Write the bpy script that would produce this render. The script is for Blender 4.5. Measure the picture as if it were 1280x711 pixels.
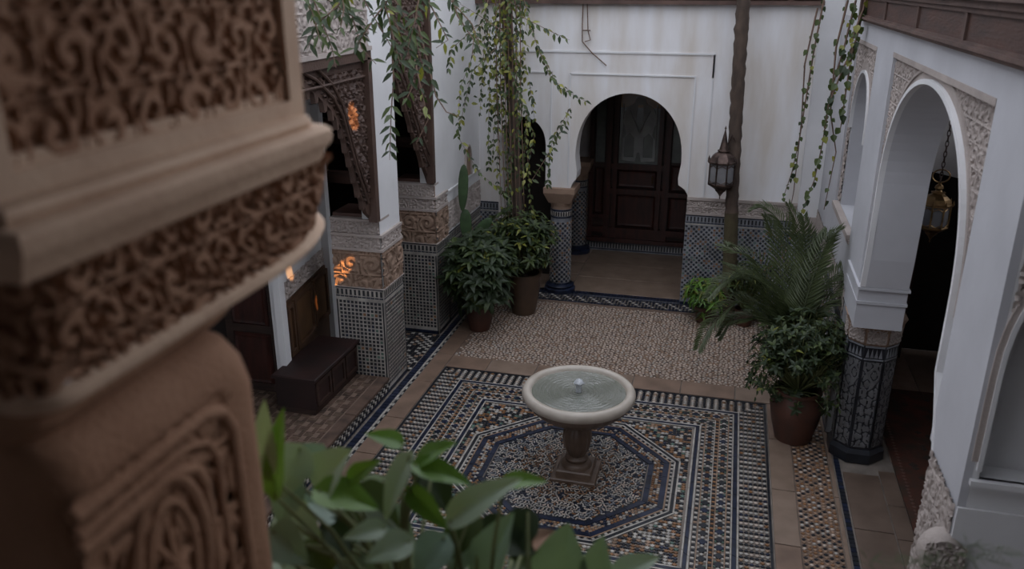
import bpy, math, random
import numpy as np
from math import pi, sin, cos, tan, radians, sqrt, atan2, floor
from mathutils import Vector, Matrix
from mathutils.geometry import tessellate_polygon
for o in list(bpy.data.objects): bpy.data.objects.remove(o)
SC = bpy.context.scene; COL = SC.collection
random.seed(7)
# ------------------------------------------------------------------ camera
H = 4.5
YAW, PITCH, FPX = radians(14.7), radians(20.0), 1033.0
cd = bpy.data.cameras.new('camera'); cam = bpy.data.objects.new('camera', cd); COL.objects.link(cam)
cd.sensor_width = 36; cd.lens = FPX/1280*36; cd.clip_start = .05; cd.clip_end = 200
cam.location = (0, 0, H); cam.rotation_euler = (radians(90)-PITCH, 0, YAW)
cd.dof.use_dof = True; cd.dof.focus_distance = 9.0; cd.dof.aperture_fstop = 2.1
SC.camera = cam
# ------------------------------------------------------------------ sky, light, exposure
w = bpy.data.worlds.new('sky'); SC.world = w; w.use_nodes = True
bgn = w.node_tree.nodes['Background']; bgn.inputs[0].default_value = (.86, .90, 1.0, 1); bgn.inputs[1].default_value = 1.0
SC.view_settings.view_transform = 'Standard'; SC.view_settings.look = 'None'
SC.view_settings.gamma = 1; SC.view_settings.use_curve_mapping = False
SC.view_settings.exposure = 0.95
def fleck(name, target, size_deg, power, src=(2.2, 4.5, 9.0)):
    l = bpy.data.lights.new(name, 'SPOT'); l.energy = power; l.color = (1, .45, .14); l.spot_size = radians(size_deg); l.spot_blend = .5; l.shadow_soft_size = .01
    o = bpy.data.objects.new(name, l); COL.objects.link(o); o.location = src
    o.rotation_euler = (Vector(target)-Vector(src)).to_track_quat('-Z', 'Y').to_euler()
# ------------------------------------------------------------------ materials
def mat(name, col, rough=.7, metal=0, var=.15, scale=6, col2=None, bump=0, bscale=40, alpha=1, trans=0, spec=.5, coat=0, stretch=None, sss=0):
    m = bpy.data.materials.new(name); m.use_nodes = True; nt = m.node_tree; b = nt.nodes['Principled BSDF']
    b.inputs['Roughness'].default_value = rough; b.inputs['Metallic'].default_value = metal
    b.inputs['Specular IOR Level'].default_value = spec
    if trans: b.inputs['Transmission Weight'].default_value = trans
    tc = nt.nodes.new('ShaderNodeTexCoord'); src = tc.outputs['Object']
    if stretch:
        mp = nt.nodes.new('ShaderNodeMapping'); mp.inputs['Scale'].default_value = stretch; nt.links.new(src, mp.inputs[0]); src = mp.outputs[0]
    nz = nt.nodes.new('ShaderNodeTexNoise'); nz.inputs['Scale'].default_value = scale; nz.inputs['Detail'].default_value = 5
    nt.links.new(src, nz.inputs['Vector'])
    rp = nt.nodes.new('ShaderNodeValToRGB'); c2 = col2 or tuple(c*(1-var*2) for c in col); c1 = col if col2 else tuple(min(1, c*(1+var)) for c in col)
    rp.color_ramp.elements[0].position = .32; rp.color_ramp.elements[1].position = .68
    rp.color_ramp.elements[0].color = (*c2, 1); rp.color_ramp.elements[1].color = (*c1, 1)
    nt.links.new(nz.outputs['Fac'], rp.inputs[0]); nt.links.new(rp.outputs[0], b.inputs['Base Color'])
    if bump:
        n2 = nt.nodes.new('ShaderNodeTexNoise'); n2.inputs['Scale'].default_value = bscale; n2.inputs['Detail'].default_value = 4
        nt.links.new(src, n2.inputs['Vector'])
        bp = nt.nodes.new('ShaderNodeBump'); bp.inputs['Strength'].default_value = bump; bp.inputs['Distance'].default_value = .01
        nt.links.new(n2.outputs['Fac'], bp.inputs['Height']); nt.links.new(bp.outputs[0], b.inputs['Normal'])
    return m
M = {}
M['plaster_shade'] = mat('shaded_plaster', (.49, .49, .515), .85, var=.05, scale=1.6, bump=.15, bscale=14)  # white plaster toned down, the right wall's shade put into its colour
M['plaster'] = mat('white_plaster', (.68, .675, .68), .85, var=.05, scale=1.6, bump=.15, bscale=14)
M['plaster_stain'] = mat('stained_plaster', (.76, .755, .77), .85, col2=(.60, .55, .50), scale=1.5, bump=.15, bscale=14, stretch=(2.2, 1, .5))
M['stucco'] = mat('beige_stucco', (.40, .345, .315), .9, var=.1, scale=3, bump=.5, bscale=60)
M['stucco_brown'] = mat('brown_stucco', (.29, .195, .14), .9, var=.12, scale=3, bump=.5, bscale=60)
M['stucco_near'] = mat('near_stucco', (.34, .185, .11), .85, col2=(.27, .135, .075), scale=5, bump=.4, bscale=90)
M['stucco_band'] = mat('near_stucco_pale', (.58, .41, .29), .8, col2=(.48, .32, .22), scale=6, bump=.2, bscale=60)
M['grout'] = mat('tile_grout', (.20, .17, .145), .9)
M['t_white'] = mat('glazed_white', (.42, .39, .35), .35, var=.18, scale=9)
M['t_black'] = mat('glazed_black', (.018, .020, .026), .3, var=.2)
M['t_blue'] = mat('glazed_blue', (.015, .021, .044), .3, var=.3, scale=8)
M['t_tan'] = mat('glazed_tan', (.32, .21, .14), .4, var=.2, scale=8)
M['t_orange'] = mat('glazed_orange', (.24, .115, .05), .4, var=.2, scale=8)
M['t_green'] = mat('glazed_green', (.10, .16, .13), .35, var=.2)
M['t_grey'] = mat('glazed_grey', (.22, .23, .25), .35, var=.2)
M['inlay'] = mat('inlay_grey', (.13, .13, .135), .5, var=.2)
M['cream'] = mat('cream_pebble', (.50, .41, .34), .6, var=.2, scale=10)
M['pebble_ground'] = mat('pebble_ground', (.17, .115, .085), .8)
M['travertine'] = mat('travertine', (.235, .155, .11), .5, col2=(.15, .098, .07), scale=3.5, bump=.1, bscale=30)
M['travertine2'] = mat('travertine_pale', (.25, .18, .135), .5, col2=(.18, .125, .09), scale=4, bump=.1, bscale=30)
M['travertine_shade'] = mat('travertine_shade', (.15, .105, .08), .5, col2=(.10, .068, .05), scale=3.5)  # travertine darkened to carry the shade beside the right arcade
M['alcove_floor'] = mat('alcove_floor', (.30, .215, .165), .4, col2=(.22, .15, .11), scale=7)
M['brick'] = mat('brown_brick', (.10, .060, .042), .8, var=.3, scale=5)
M['brick2'] = mat('tan_brick', (.13, .085, .058), .8, var=.3, scale=5)
M['wood'] = mat('dark_wood', (.035, .016, .011), .55, var=.3, scale=3, bump=.3, bscale=20, stretch=(1, 1, 8))
M['chest'] = mat('chest_wood', (.020, .006, .0045), .6, var=.3, scale=3)
M['wood_red'] = mat('red_brown_wood', (.040, .010, .0065), .45, var=.3, scale=3, bump=.2, bscale=20, stretch=(6, 6, 1))
M['wood_beam'] = mat('beam_wood', (.085, .036, .024), .6, col2=(.045, .022, .016), scale=2.5, bump=.4, bscale=12, stretch=(1, 1, 6))
M['wood_beam_worn'] = mat('beam_wood_worn', (.12, .07, .055), .7, col2=(.06, .034, .027), scale=4, bump=.4, bscale=12)
M['wood_carved'] = mat('carved_wood', (.085, .048, .034), .65, col2=(.055, .03, .022), scale=4, bump=.5, bscale=40)
M['wood_olive'] = mat('olive_wood', (.12, .062, .026), .45, col2=(.07, .036, .016), scale=4)
M['wood_frame'] = mat('wainscot_frame', (.075, .038, .02), .5, var=.2, scale=4)
M['dark'] = mat('interior_shade', (.02, .014, .012), .9)  # near-black colour standing in for shade inside the galleries and alcove
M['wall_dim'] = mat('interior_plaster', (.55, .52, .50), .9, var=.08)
M['terracotta'] = mat('terracotta', (.095, .036, .022), .5, col2=(.055, .026, .018), scale=5)
M['glazed_brown'] = mat('glazed_brown_pot', (.09, .055, .034), .35, col2=(.055, .034, .023), scale=4)
M['soil'] = mat('soil', (.03, .02, .014), .95, bump=.8)
M['marble'] = mat('aged_marble', (.50, .45, .39), .35, col2=(.38, .33, .275), scale=4)
M['marble_brown'] = mat('stained_marble', (.17, .115, .082), .4, col2=(.10, .065, .045), scale=5)
M['brass'] = mat('aged_brass', (.30, .19, .09), .38, metal=1, var=.3, scale=9)
M['tin'] = mat('dark_tin', (.10, .07, .06), .5, metal=.8, var=.35, scale=9)
M['glass'] = mat('lantern_glass', (.30, .30, .31), .2, var=.1, trans=.4)
M['pane'] = mat('door_glass', (.16, .18, .17), .15, col2=(.10, .11, .11), scale=5)
M['amber'] = mat('amber_glass', (.20, .10, .02), .2)
M['fret'] = mat('fretwork', (.30, .31, .30), .6)
M['bark'] = mat('bark', (.095, .065, .048), .9, col2=(.045, .032, .025), scale=9, bump=1, bscale=30, stretch=(1, 1, .4))
M['bark_moss'] = mat('mossy_bark', (.085, .075, .035), .95, col2=(.05, .035, .02), scale=4, bump=1, bscale=30)
M['stem'] = mat('green_stem', (.16, .18, .07), .7)
M['twig'] = mat('twig', (.16, .10, .07), .8)
M['rug'] = mat('red_rug', (.085, .022, .012), .95, col2=(.028, .020, .012), scale=5)
M['dry'] = mat('dry_leaf', (.34, .20, .13), .8, var=.2)
def leafmat(name, col, col2, rough=.35):
    m = mat(name, col, rough, col2=col2, scale=3)
    nt = m.node_tree; b = nt.nodes['Principled BSDF']; out = nt.nodes['Material Output']
    tr = nt.nodes.new('ShaderNodeBsdfTranslucent'); mx = nt.nodes.new('ShaderNodeMixShader'); mx.inputs[0].default_value = .25
    tr.inputs[0].default_value = (col[0]*1.3, col[1]*1.4, col[2]*.6, 1)
    nt.links.new(b.outputs[0], mx.inputs[1]); nt.links.new(tr.outputs[0], mx.inputs[2]); nt.links.new(mx.outputs[0], out.inputs[0])
    return m
M['leaf_dark'] = leafmat('leaf_dark', (.034, .056, .020), (.022, .036, .015), .55)
M['leaf_mid'] = leafmat('leaf_mid', (.075, .105, .028), (.045, .068, .022), .5)
M['leaf_yellow'] = leafmat('leaf_yellow', (.26, .25, .045), (.13, .16, .035))
M['leaf_bright'] = leafmat('leaf_bright', (.17, .30, .05), (.08, .18, .035))
M['leaf_pale'] = leafmat('leaf_pale', (.40, .48, .36), (.27, .36, .26))
M['leaf_blue'] = leafmat('leaf_bluish', (.26, .35, .29), (.16, .24, .19))
M['frond'] = leafmat('palm_frond', (.075, .095, .036), (.045, .06, .025), .55)
M['cactus'] = mat('cactus', (.05, .09, .035), .6, var=.2)
# ------------------------------------------------------------------ object helpers
def wloc(o):
    v = Vector((0, 0, 0))
    while o is not None: v += o.location; o = o.parent
    return v
def tag(o, label=None, cat=None, group=None, kind=None):
    if label: o['label'] = label
    if cat: o['category'] = cat
    if group: o['group'] = group
    if kind: o['kind'] = kind
    return o
def thing(name, loc, label, cat, group=None):
    o = bpy.data.objects.new(name, None); COL.objects.link(o); o.location = loc; o.empty_display_size = .1
    return tag(o, label, cat, group)
def copy_tree(o, parent=None):
    c = o.copy(); COL.objects.link(c)
    if parent: c.parent = parent
    for ch in list(o.children): copy_tree(ch, c)
    return c
def orth(d):
    d = Vector(d).normalized(); a = Vector((0, 0, 1)) if abs(d.z) < .9 else Vector((1, 0, 0))
    u = d.cross(a).normalized(); return d, u, d.cross(u).normalized()
class MB:
    def __init__(s): s.v = []; s.f = []; s.m = []
    def face(s, idx, mi=0): s.f.append(idx); s.m.append(mi)
    def poly(s, pts, mi=0):
        n = len(s.v); s.v += [tuple(p) for p in pts]; s.face(tuple(range(n, n+len(pts))), mi)
    def box(s, a, b, mi=0):
        x0, y0, z0 = a; x1, y1, z1 = b; n = len(s.v)
        s.v += [(x0, y0, z0), (x1, y0, z0), (x1, y1, z0), (x0, y1, z0), (x0, y0, z1), (x1, y0, z1), (x1, y1, z1), (x0, y1, z1)]
        for q in ((3, 2, 1, 0), (4, 5, 6, 7), (0, 1, 5, 4), (1, 2, 6, 5), (2, 3, 7, 6), (3, 0, 4, 7)): s.face(tuple(n+i for i in q), mi)
        return s
    def bbox(s, a, b, c=.006, mi=0):      # box with chamfered upper and side edges
        x0, y0, z0 = a; x1, y1, z1 = b; n = len(s.v)
        for (i, z) in ((0, z0), (0, z1-c), (c, z1)):
            s.v += [(x0+i, y0+i, z), (x1-i, y0+i, z), (x1-i, y1-i, z), (x0+i, y1-i, z)]
        s.face((n+3, n+2, n+1, n), mi); s.face((n+8, n+9, n+10, n+11), mi)
        for L in (0, 4):
            for i in range(4): j = (i+1) % 4; s.face((n+L+i, n+L+j, n+L+4+j, n+L+4+i), mi)
        return s
    def tube(s, pts, rad, n=8, mi=0, cap=True):
        pts = [Vector(p) for p in pts]; rads = rad if isinstance(rad, (list, tuple)) else [rad]*len(pts)
        base = len(s.v); prev = None
        for i, p in enumerate(pts):
            d = (pts[min(i+1, len(pts)-1)]-pts[max(i-1, 0)])
            if d.length < 1e-9: d = Vector((0, 0, 1))
            d.normalize()
            if prev is None: _, u, _ = orth(d)
            else:
                u = prev-d*prev.dot(d)
                u = u.normalized() if u.length > 1e-6 else orth(d)[1]
            prev = u; v = d.cross(u)
            for k in range(n):
                a = 2*pi*k/n; s.v.append(tuple(p+(u*cos(a)+v*sin(a))*rads[i]))
        for i in range(len(pts)-1):
            for k in range(n):
                a = base+i*n+k; b = base+i*n+(k+1) % n; s.face((a, b, b+n, a+n), mi)
        if cap:
            s.face(tuple(base+k for k in reversed(range(n))), mi); s.face(tuple(base+(len(pts)-1)*n+k for k in range(n)), mi)
        return s
    def lathe(s, prof, c=(0, 0, 0), n=32, mi=0, mod=None, a0=0, cap=False):
        base = len(s.v)
        for (r, z) in prof:
            for k in range(n):
                a = a0+2*pi*k/n; rr = r*(mod(a, z) if mod else 1)
                s.v.append((c[0]+rr*cos(a), c[1]+rr*sin(a), c[2]+z))
        for i in range(len(prof)-1):
            for k in range(n):
                a = base+i*n+k; b = base+i*n+(k+1) % n; s.face((a, b, b+n, a+n), mi)
        if cap:
            s.face(tuple(base+k for k in reversed(range(n))), mi); s.face(tuple(base+(len(prof)-1)*n+k for k in range(n)), mi)
        return s
    def extr(s, loops, fn, w0, w1, mi=0):  # polygon with holes in (u,v), extruded along w
        flat = [p for L in loops for p in L]; tri = tessellate_polygon([[Vector((p[0], p[1], 0)) for p in L] for L in loops])
        b0 = len(s.v); s.v += [tuple(fn(u, v, w0)) for u, v in flat]; b1 = len(s.v); s.v += [tuple(fn(u, v, w1)) for u, v in flat]
        for t in tri: s.face((b0+t[0], b0+t[1], b0+t[2]), mi); s.face((b1+t[2], b1+t[1], b1+t[0]), mi)
        k = 0
        for L in loops:
            n = len(L)
            for i in range(n): j = (i+1) % n; s.face((b0+k+i, b0+k+j, b1+k+j, b1+k+i), mi)
            k += n
        return s
    def leaf(s, base, d, up, L, W, mi=0, fold=.25, droop=.2, n=3):
        d = Vector(d).normalized(); up = Vector(up); side = d.cross(up)
        if side.length < 1e-4: side = d.cross(Vector((1, 0, .3)))
        side.normalize(); nrm = side.cross(d).normalized(); base = Vector(base); b = len(s.v)
        for i in range(n+1):
            t = i/n; wd = W*.5*(sin(pi*min(1, t**.75*.97+.03)))**.9 if 0 < i < n else 0
            c = base+d*(L*t)-nrm*(droop*L*t*t)
            if i in (0, n): s.v.append(tuple(c))
            else: s.v += [tuple(c-side*wd+nrm*wd*fold), tuple(c), tuple(c+side*wd+nrm*wd*fold)]
        # faces
        s.face((b, b+2, b+1), mi); s.face((b, b+3, b+2), mi)
        for i in range(1, n-1):
            q = b+1+(i-1)*3; s.face((q, q+1, q+4, q+3), mi); s.face((q+1, q+2, q+5, q+4), mi)
        q = b+1+(n-2)*3; e = q+3; s.face((q, q+1, e), mi); s.face((q+1, q+2, e), mi)
        return s
    def build(s, name, mats, parent=None, kind=None, smooth=False, label=None, fix=False):
        me = bpy.data.meshes.new(name); me.from_pydata(s.v, [], s.f)
        if not isinstance(mats, (list, tuple)): mats = [mats]
        for m in mats: me.materials.append(M[m])
        if len(mats) > 1: me.polygons.foreach_set('material_index', s.m)
        o = bpy.data.objects.new(name, me); COL.objects.link(o)
        if parent:
            off = wloc(parent); me.transform(Matrix.Translation(-off)); o.parent = parent
        if fix:
            import bmesh
            bm = bmesh.new(); bm.from_mesh(me); bmesh.ops.recalc_face_normals(bm, faces=bm.faces); bm.to_mesh(me); bm.free()
        if smooth:
            me.shade_smooth()
            try: me.set_sharp_from_angle(angle=radians(40))
            except Exception: pass
        me.update()
        if kind: o['kind'] = kind
        if label: o['label'] = label
        return o
def root_at_base(o, label, cat, group=None):   # a one-mesh thing keeps its origin at its base
    me = o.data; vs = [v.co for v in me.vertices]
    c = Vector(((min(v.x for v in vs)+max(v.x for v in vs))/2, (min(v.y for v in vs)+max(v.y for v in vs))/2, min(v.z for v in vs)))
    me.transform(Matrix.Translation(-c)); o.location = c; return tag(o, label, cat, group)
def ray(px, py, d):     # a point seen from the first-floor gallery, d metres into the courtyard
    f = Vector((-sin(YAW)*cos(PITCH), cos(YAW)*cos(PITCH), -sin(PITCH))); r = Vector((cos(YAW), sin(YAW), 0)); u = r.cross(f)
    return Vector((0, 0, H))+(f+r*((px-640)/FPX)-u*((py-355.5)/FPX))*d
fX = lambda x0, sg=1: (lambda u, v, q: (x0+sg*q, u, v))      # (u,v)=(Y,z)
fY = lambda y0, sg=1: (lambda u, v, q: (u, y0+sg*q, v))      # (u,v)=(X,z)
# carved relief: scrolls in a trellis
def sm(a, b, x): t = np.clip((x-a)/(b-a), 0, 1); return t*t*(3-2*t)
def carve(U, V, s, kind='scroll'):
    if kind == 'inlay':
        a = np.sin(2*pi*U/s)*np.cos(2*pi*V/s*.6); b = np.sin(2*pi*(U+V*.6)/s*1.1)*np.sin(2*pi*(U-V*.6)/s*.9)
        return sm(.16, .30, np.abs(a+.55*b)+.02)
    if kind == 'geo':
        i = np.floor(U/s); j = np.floor(V/s); x = U/s-i-.5; y = V/s-j-.5
        r = np.sqrt(x*x+y*y); th = np.arctan2(y, x)
        star = np.abs(r-(.33+.09*np.cos(8*th))); c = np.minimum(np.minimum(np.abs(x-y), np.abs(x+y)), star)
        return 1-sm(.03, .08, c)
    j = np.floor(V/s); off = (j % 2)*.5; i = np.floor(U/s+off)
    x = U/s+off-i-.5; y = V/s-j-.5
    sg = np.where((i+j) % 2 > .5, 1., -1.)
    r = np.sqrt(x*x+y*y)+.06*np.sin(7*x+i*3)*np.cos(6*y+j*2); th = np.arctan2(y, x)
    sp = np.sin(2*pi*r*2.5+sg*th+i*1.7)
    h = sm(-.75, .15, sp)
    edge = np.maximum(np.abs(x), np.abs(y)); petals = sm(.1, .5, np.sin(th*6+r*14*sg))
    h = np.where(r > .40, np.maximum(petals*.9, sm(.455, .485, edge)), h)
    return np.clip(h, 0, 1)
def relief(name, fn, u0, u1, v0, v1, res, s, depth, mats, parent=None, mask=None, kind='scroll', inlay=False, label=None, hid=None, okind=None):
    nu = max(2, int((u1-u0)/res)+1); nv = max(2, int((v1-v0)/res)+1)
    us = np.linspace(u0, u1, nu); vs = np.linspace(v0, v1, nv); U, V = np.meshgrid(us, vs)
    Hh = carve(U, V, s, kind)
    vv = [fn(float(U[j, i]), float(V[j, i]), float(Hh[j, i])*depth) for j in range(nv) for i in range(nu)]
    mb = MB(); mb.v = vv
    for j in range(nv-1):
        for i in range(nu-1):
            if mask is not None and not mask((us[i]+us[i+1])/2, (vs[j]+vs[j+1])/2): continue
            mi = 1 if (inlay and (Hh[j, i]+Hh[j+1, i+1]+Hh[j, i+1]+Hh[j+1, i])/4 > .5) else 0
            a = j*nu+i; mb.face((a, a+1, a+nu+1, a+nu), mi)
    return mb.build(name, mats, parent, kind=okind, smooth=not inlay, label=label)
# mosaic tiles: small chamfered pieces on any mapped surface
class Tiles(MB):
    def __init__(s, fn, t=.006): super().__init__(); s.fn = fn; s.t = t
    def tile(s, pts, mi=0, ch=.003):
        n = len(pts); cu = sum(p[0] for p in pts)/n; cv = sum(p[1] for p in pts)/n; b = len(s.v)
        s.v += [tuple(s.fn(u, v, 0)) for u, v in pts]
        for u, v in pts:
            du, dv = u-cu, v-cv; l = max(1e-6, sqrt(du*du+dv*dv)); k = max(0, 1-ch*1.4/l); s.v.append(tuple(s.fn(cu+du*k, cv+dv*k, s.t)))
        s.face(tuple(range(b+n, b+2*n)), mi)
        for i in range(n): j = (i+1) % n; s.face((b+i, b+j, b+n+j, b+n+i), mi)
    def rect(s, u0, v0, u1, v1, mi=0): s.tile([(u0, v0), (u1, v0), (u1, v1), (u0, v1)], mi)
    def dia(s, u, v, r, mi=0, k=1): s.tile([(u-r, v), (u, v-r*k), (u+r, v), (u, v+r*k)], mi)
TM = ['t_white', 't_black', 't_blue', 't_tan', 't_orange', 't_green', 't_grey', 'cream']
WH, BK, BL, TA, OR, GR, GY, CR = range(8)
rr = random.random
def pick(*a):
    x = rr(); c = 0
    for mi, p in a:
        c += p
        if x < c: return mi
    return a[-1][0]
# ================================================================== SETTING: floor
floor_o = MB().box((-6.2, -2, -.12), (4.2, 14.9, -.012)).build('floor', 'grout', kind='structure')
def slab_run(x0, x1, y0, y1, along, size, mname='travertine', z=.0, gap=.006, th=.012):
    L = (x1-x0) if along == 'x' else (y1-y0); n = max(1, round(L/size)); p = 0
    cuts = [0]+[(k+random.uniform(-.12, .12))/n*L for k in range(1, n)]+[L]
    for a, b in zip(cuts, cuts[1:]):
        if along == 'x': A = (x0+a+gap, y0+gap, z-th); B = (x0+b-gap, y1-gap, z+random.uniform(0, .0025))
        else: A = (x0+gap, y0+a+gap, z-th); B = (x1-gap, y0+b-gap, z+random.uniform(0, .0025))
        MB().bbox(A, B, .003).build('paving_slab', mname if (rr() < .6 or mname == 'travertine_shade') else 'travertine2', floor_o)
RC = (-1.26, 6.925); RH = 1.925
slab_run(-3.42, -3.19, 1.8, 9.22, 'y', .85)            # left of the mosaic carpet
slab_run(-3.42, -3.19, 9.22, 11.5, 'y', .75)
slab_run(-3.19, .90, 8.86, 9.2, 'x', .62)
slab_run(.675, .90, 1.8, 8.86, 'y', .9)
slab_run(-3.19, .675, 3.9, 4.98, 'x', .7)
slab_run(-3.19, .675, 2.9, 3.9, 'x', .7)
slab_run(.90, 1.24, 8.86, 11.5, 'y', .8)
slab_run(1.36, 1.70, 1.8, 7.6, 'y', .95, 'travertine_shade')
slab_run(1.70, 1.86, 1.8, 7.7, 'y', .6, 'travertine_shade')
slab_run(1.24, 1.29, 1.8, 11.5, 'y', 1.1, 'travertine2')
slab_run(-2.2, -.5, 11.95, 14.15, 'y', .72, 'alcove_floor')
slab_run(-3.4, -2.2, 11.95, 14.15, 'y', .72, 'alcove_floor')
slab_run(1.85, 4.0, 7.9, 10.9, 'x', .6, 'alcove_floor')
fZ = lambda u, v, q: (u, v, q-.006)
# --- carpet of zellige around the fountain
def ringmap(N, cx, cy, k):
    a = 2*pi*k/N; n = (cos(a), sin(a)); t = (-sin(a), cos(a))
    return lambda u, v, q: (cx+t[0]*u+n[0]*v, cy+t[1]*u+n[1]*v, q-.006)
def strip(T, N, a0, a1, mi, seg=.22):
    k = tan(pi/N); L0, L1 = a0*k, a1*k; n = max(1, int(2*L1/seg))
    for i in range(n):
        s0, s1 = -1+2*i/n, -1+2*(i+1)/n
        T.tile([(L0*s0, a0+.001), (L0*s1-.001, a0+.001), (L1*s1-.001, a1-.001), (L1*s0, a1-.001)], mi, .0015)
def cells(T, N, a0, a1, step, f):        # f(i, u, v, step) places tiles along a ring side
    k = tan(pi/N); L = (a0+a1)/2*k; n = max(1, round(2*L/step))
    for i in range(n): f(i, -L+(i+.5)*2*L/n, (a0+a1)/2, 2*L/n)
border = Tiles(None); 
for k in range(4):
    border.fn = ringmap(4, RC[0], RC[1], k)
    strip(border, 4, 1.90, 1.925, BK)
    for j in range(6):
        a0 = 1.64+j*.0433
        def f(i, u, v, st, j=j):
            if (i+j) % 2: border.dia(u, v, st*.50, BK if rr() < .9 else BL, 1.0)
            else: border.dia(u, v, st*.50, pick((WH, .58), (CR, .22), (TA, .1), (OR, .1)), 1.0)
        cells(border, 4, a0, a0+.0433, .043, f)
    strip(border, 4, 1.625, 1.64, WH); strip(border, 4, 1.585, 1.622, BL); strip(border, 4, 1.57, 1.583, WH)
    def small(m1, m2): 
        def f(i, u, v, st): border.rect(u-st*.42, v-.016, u+st*.42, v+.016, m1 if i % 2 else (m2 if rr() < .75 else TA))
        return f
    cells(border, 4, 1.535, 1.568, .036, small(BK, WH))
    strip(border, 4, 1.522, 1.533, TA)
    def star(i, u, v, st):
        if i % 2: border.dia(u, v, .046, pick((BK, .6), (BL, .4)))
        else: border.dia(u, v, .022, pick((WH, .5), (OR, .3), (TA, .2)))
        for (du, dv) in ((.5, .032), (.5, -.032)): border.dia(u+du*st, v+dv, .015, pick((WH, .8), (GR, .2)))
    cells(border, 4, 1.44, 1.52, .056, star)
    strip(border, 4, 1.427, 1.438, TA)
    cells(border, 4, 1.395, 1.425, .034, small(BK, OR))
    strip(border, 4, 1.382, 1.393, WH)
    cells(border, 4, 1.30, 1.38, .058, star)
    strip(border, 4, 1.288, 1.298, TA)
    cells(border, 4, 1.245, 1.286, .036, small(BK, WH))
    strip(border, 4, 1.225, 1.243, WH); strip(border, 4, 1.19, 1.223, BL); strip(border, 4, 1.172, 1.188, WH)
border.build('zellige_border', TM, floor_o, kind='stuff')
field = Tiles(fZ)
n = int(2.34/.04)
for i in range(n):
    for j in range(n):
        x = -1.17+(i+.5)*.04; y = -1.17+(j+.5)*.04
        oct_a = max(abs(x), abs(y), (abs(x)+abs(y))/sqrt(2))
        if oct_a < 1.085: continue
        sw = sin(x*23)*cos(y*23)+sin((x+y)*17)
        mi = pick((OR, .36), (BK, .3), (BL, .14), (WH, .2)) if sw > -.2 else pick((BK, .35), (WH, .3), (GR, .15), (TA, .2))
        field.dia(RC[0]+x, RC[1]+y, .022+.004*rr(), mi)
field.build('zellige_corner_field', TM, floor_o, kind='stuff')
octb = Tiles(None)
for k in range(8):
    octb.fn = ringmap(8, RC[0], RC[1], k)
    strip(octb, 8, 1.06, 1.078, WH); strip(octb, 8, 1.03, 1.058, BK); strip(octb, 8, 1.012, 1.028, WH)
    cells(octb, 8, .985, 1.01, .034, lambda i, u, v, st: octb.rect(u-st*.4, v-.012, u+st*.4, v+.012, BK if i % 2 else WH))
    strip(octb, 8, .97, .983, TA); strip(octb, 8, .915, .968, BL)
    for a0 in (.825, .855, .885):
        cells(octb, 8, a0, a0+.03, .034, lambda i, u, v, st: octb.dia(u, v, .018, pick((OR, .3), (TA, .2), (WH, .3), (BL, .2))))
    strip(octb, 8, .77, .823, BL)
octb.build('zellige_octagon_band', TM, floor_o, kind='stuff')
inn = Tiles(fZ)
n = 44
for i in range(-n, n+1):
    for j in range(-n, n+1):
        x = i*.036+(j % 2)*.018; y = j*.032; oa = max(abs(x), abs(y), (abs(x)+abs(y))/sqrt(2))
        if oa > .755 or oa < .12: continue
        ang = sin(i*1.3)*2+cos(j*1.1)*2+rr(); l = .019; wdt = .009
        c, s_ = cos(ang), sin(ang)
        mi = pick((WH, .45), (CR, .2), (GY, .15), (BL, .12), (OR, .08)) if oa > .45 else pick((WH, .35), (CR, .2), (TA, .15), (OR, .22), (BL, .08))
        pts = [(-l, -wdt*.6), (0, -wdt*1.2), (l, -wdt*.3), (l*.9, wdt), (0, wdt*.4), (-l*.9, wdt)]
        inn.tile([(RC[0]+x+p*c-q*s_, RC[1]+y+p*s_+q*c) for p, q in pts], mi, .002)
inn.build('zellige_octagon_field', TM, floor_o, kind='stuff')
MB().box((RC[0]-.76, RC[1]-.76, -.011), (RC[0]+.76, RC[1]+.76, -.0068)).build('octagon_bed', 't_black', floor_o)
# --- cream rosette mosaic by the far wall
MB().box((-3.19, 9.2, -.012), (.9, 11.46, -.0065)).build('rosette_bed', 'pebble_ground', floor_o)
ros = Tiles(fZ); s = .125; ny = int(2.26/(s*.866)); nx = int(4.09/s)
for j in range(ny):
    for i in range(nx):
        cx = -3.13+i*s+(j % 2)*s*.5; cy = 9.25+j*s*.866; a0 = rr()
        if cx > .86: continue
        for k in range(6):
            a = a0+k*pi/3; ux, uy = cos(a), sin(a); px, py = -uy, ux; r0, r1, hw = .026, .056, .0125
            ros.tile([(cx+ux*r0-px*hw*.6, cy+uy*r0-py*hw*.6), (cx+ux*r1-px*hw*1.25, cy+uy*r1-py*hw*1.25), (cx+ux*(r1+.004), cy+uy*(r1+.004)), (cx+ux*r1+px*hw*1.1, cy+uy*r1+py*hw*1.1), (cx+ux*r0+px*hw*.6, cy+uy*r0+py*hw*.6)], pick((CR, .8), (TA, .1), (WH, .1)), .002)
        ros.dia(cx, cy, .012, pick((BK, .5), (OR, .3), (TA, .2)))
ros.build('rosette_mosaic', TM, floor_o, kind='stuff')
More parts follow.
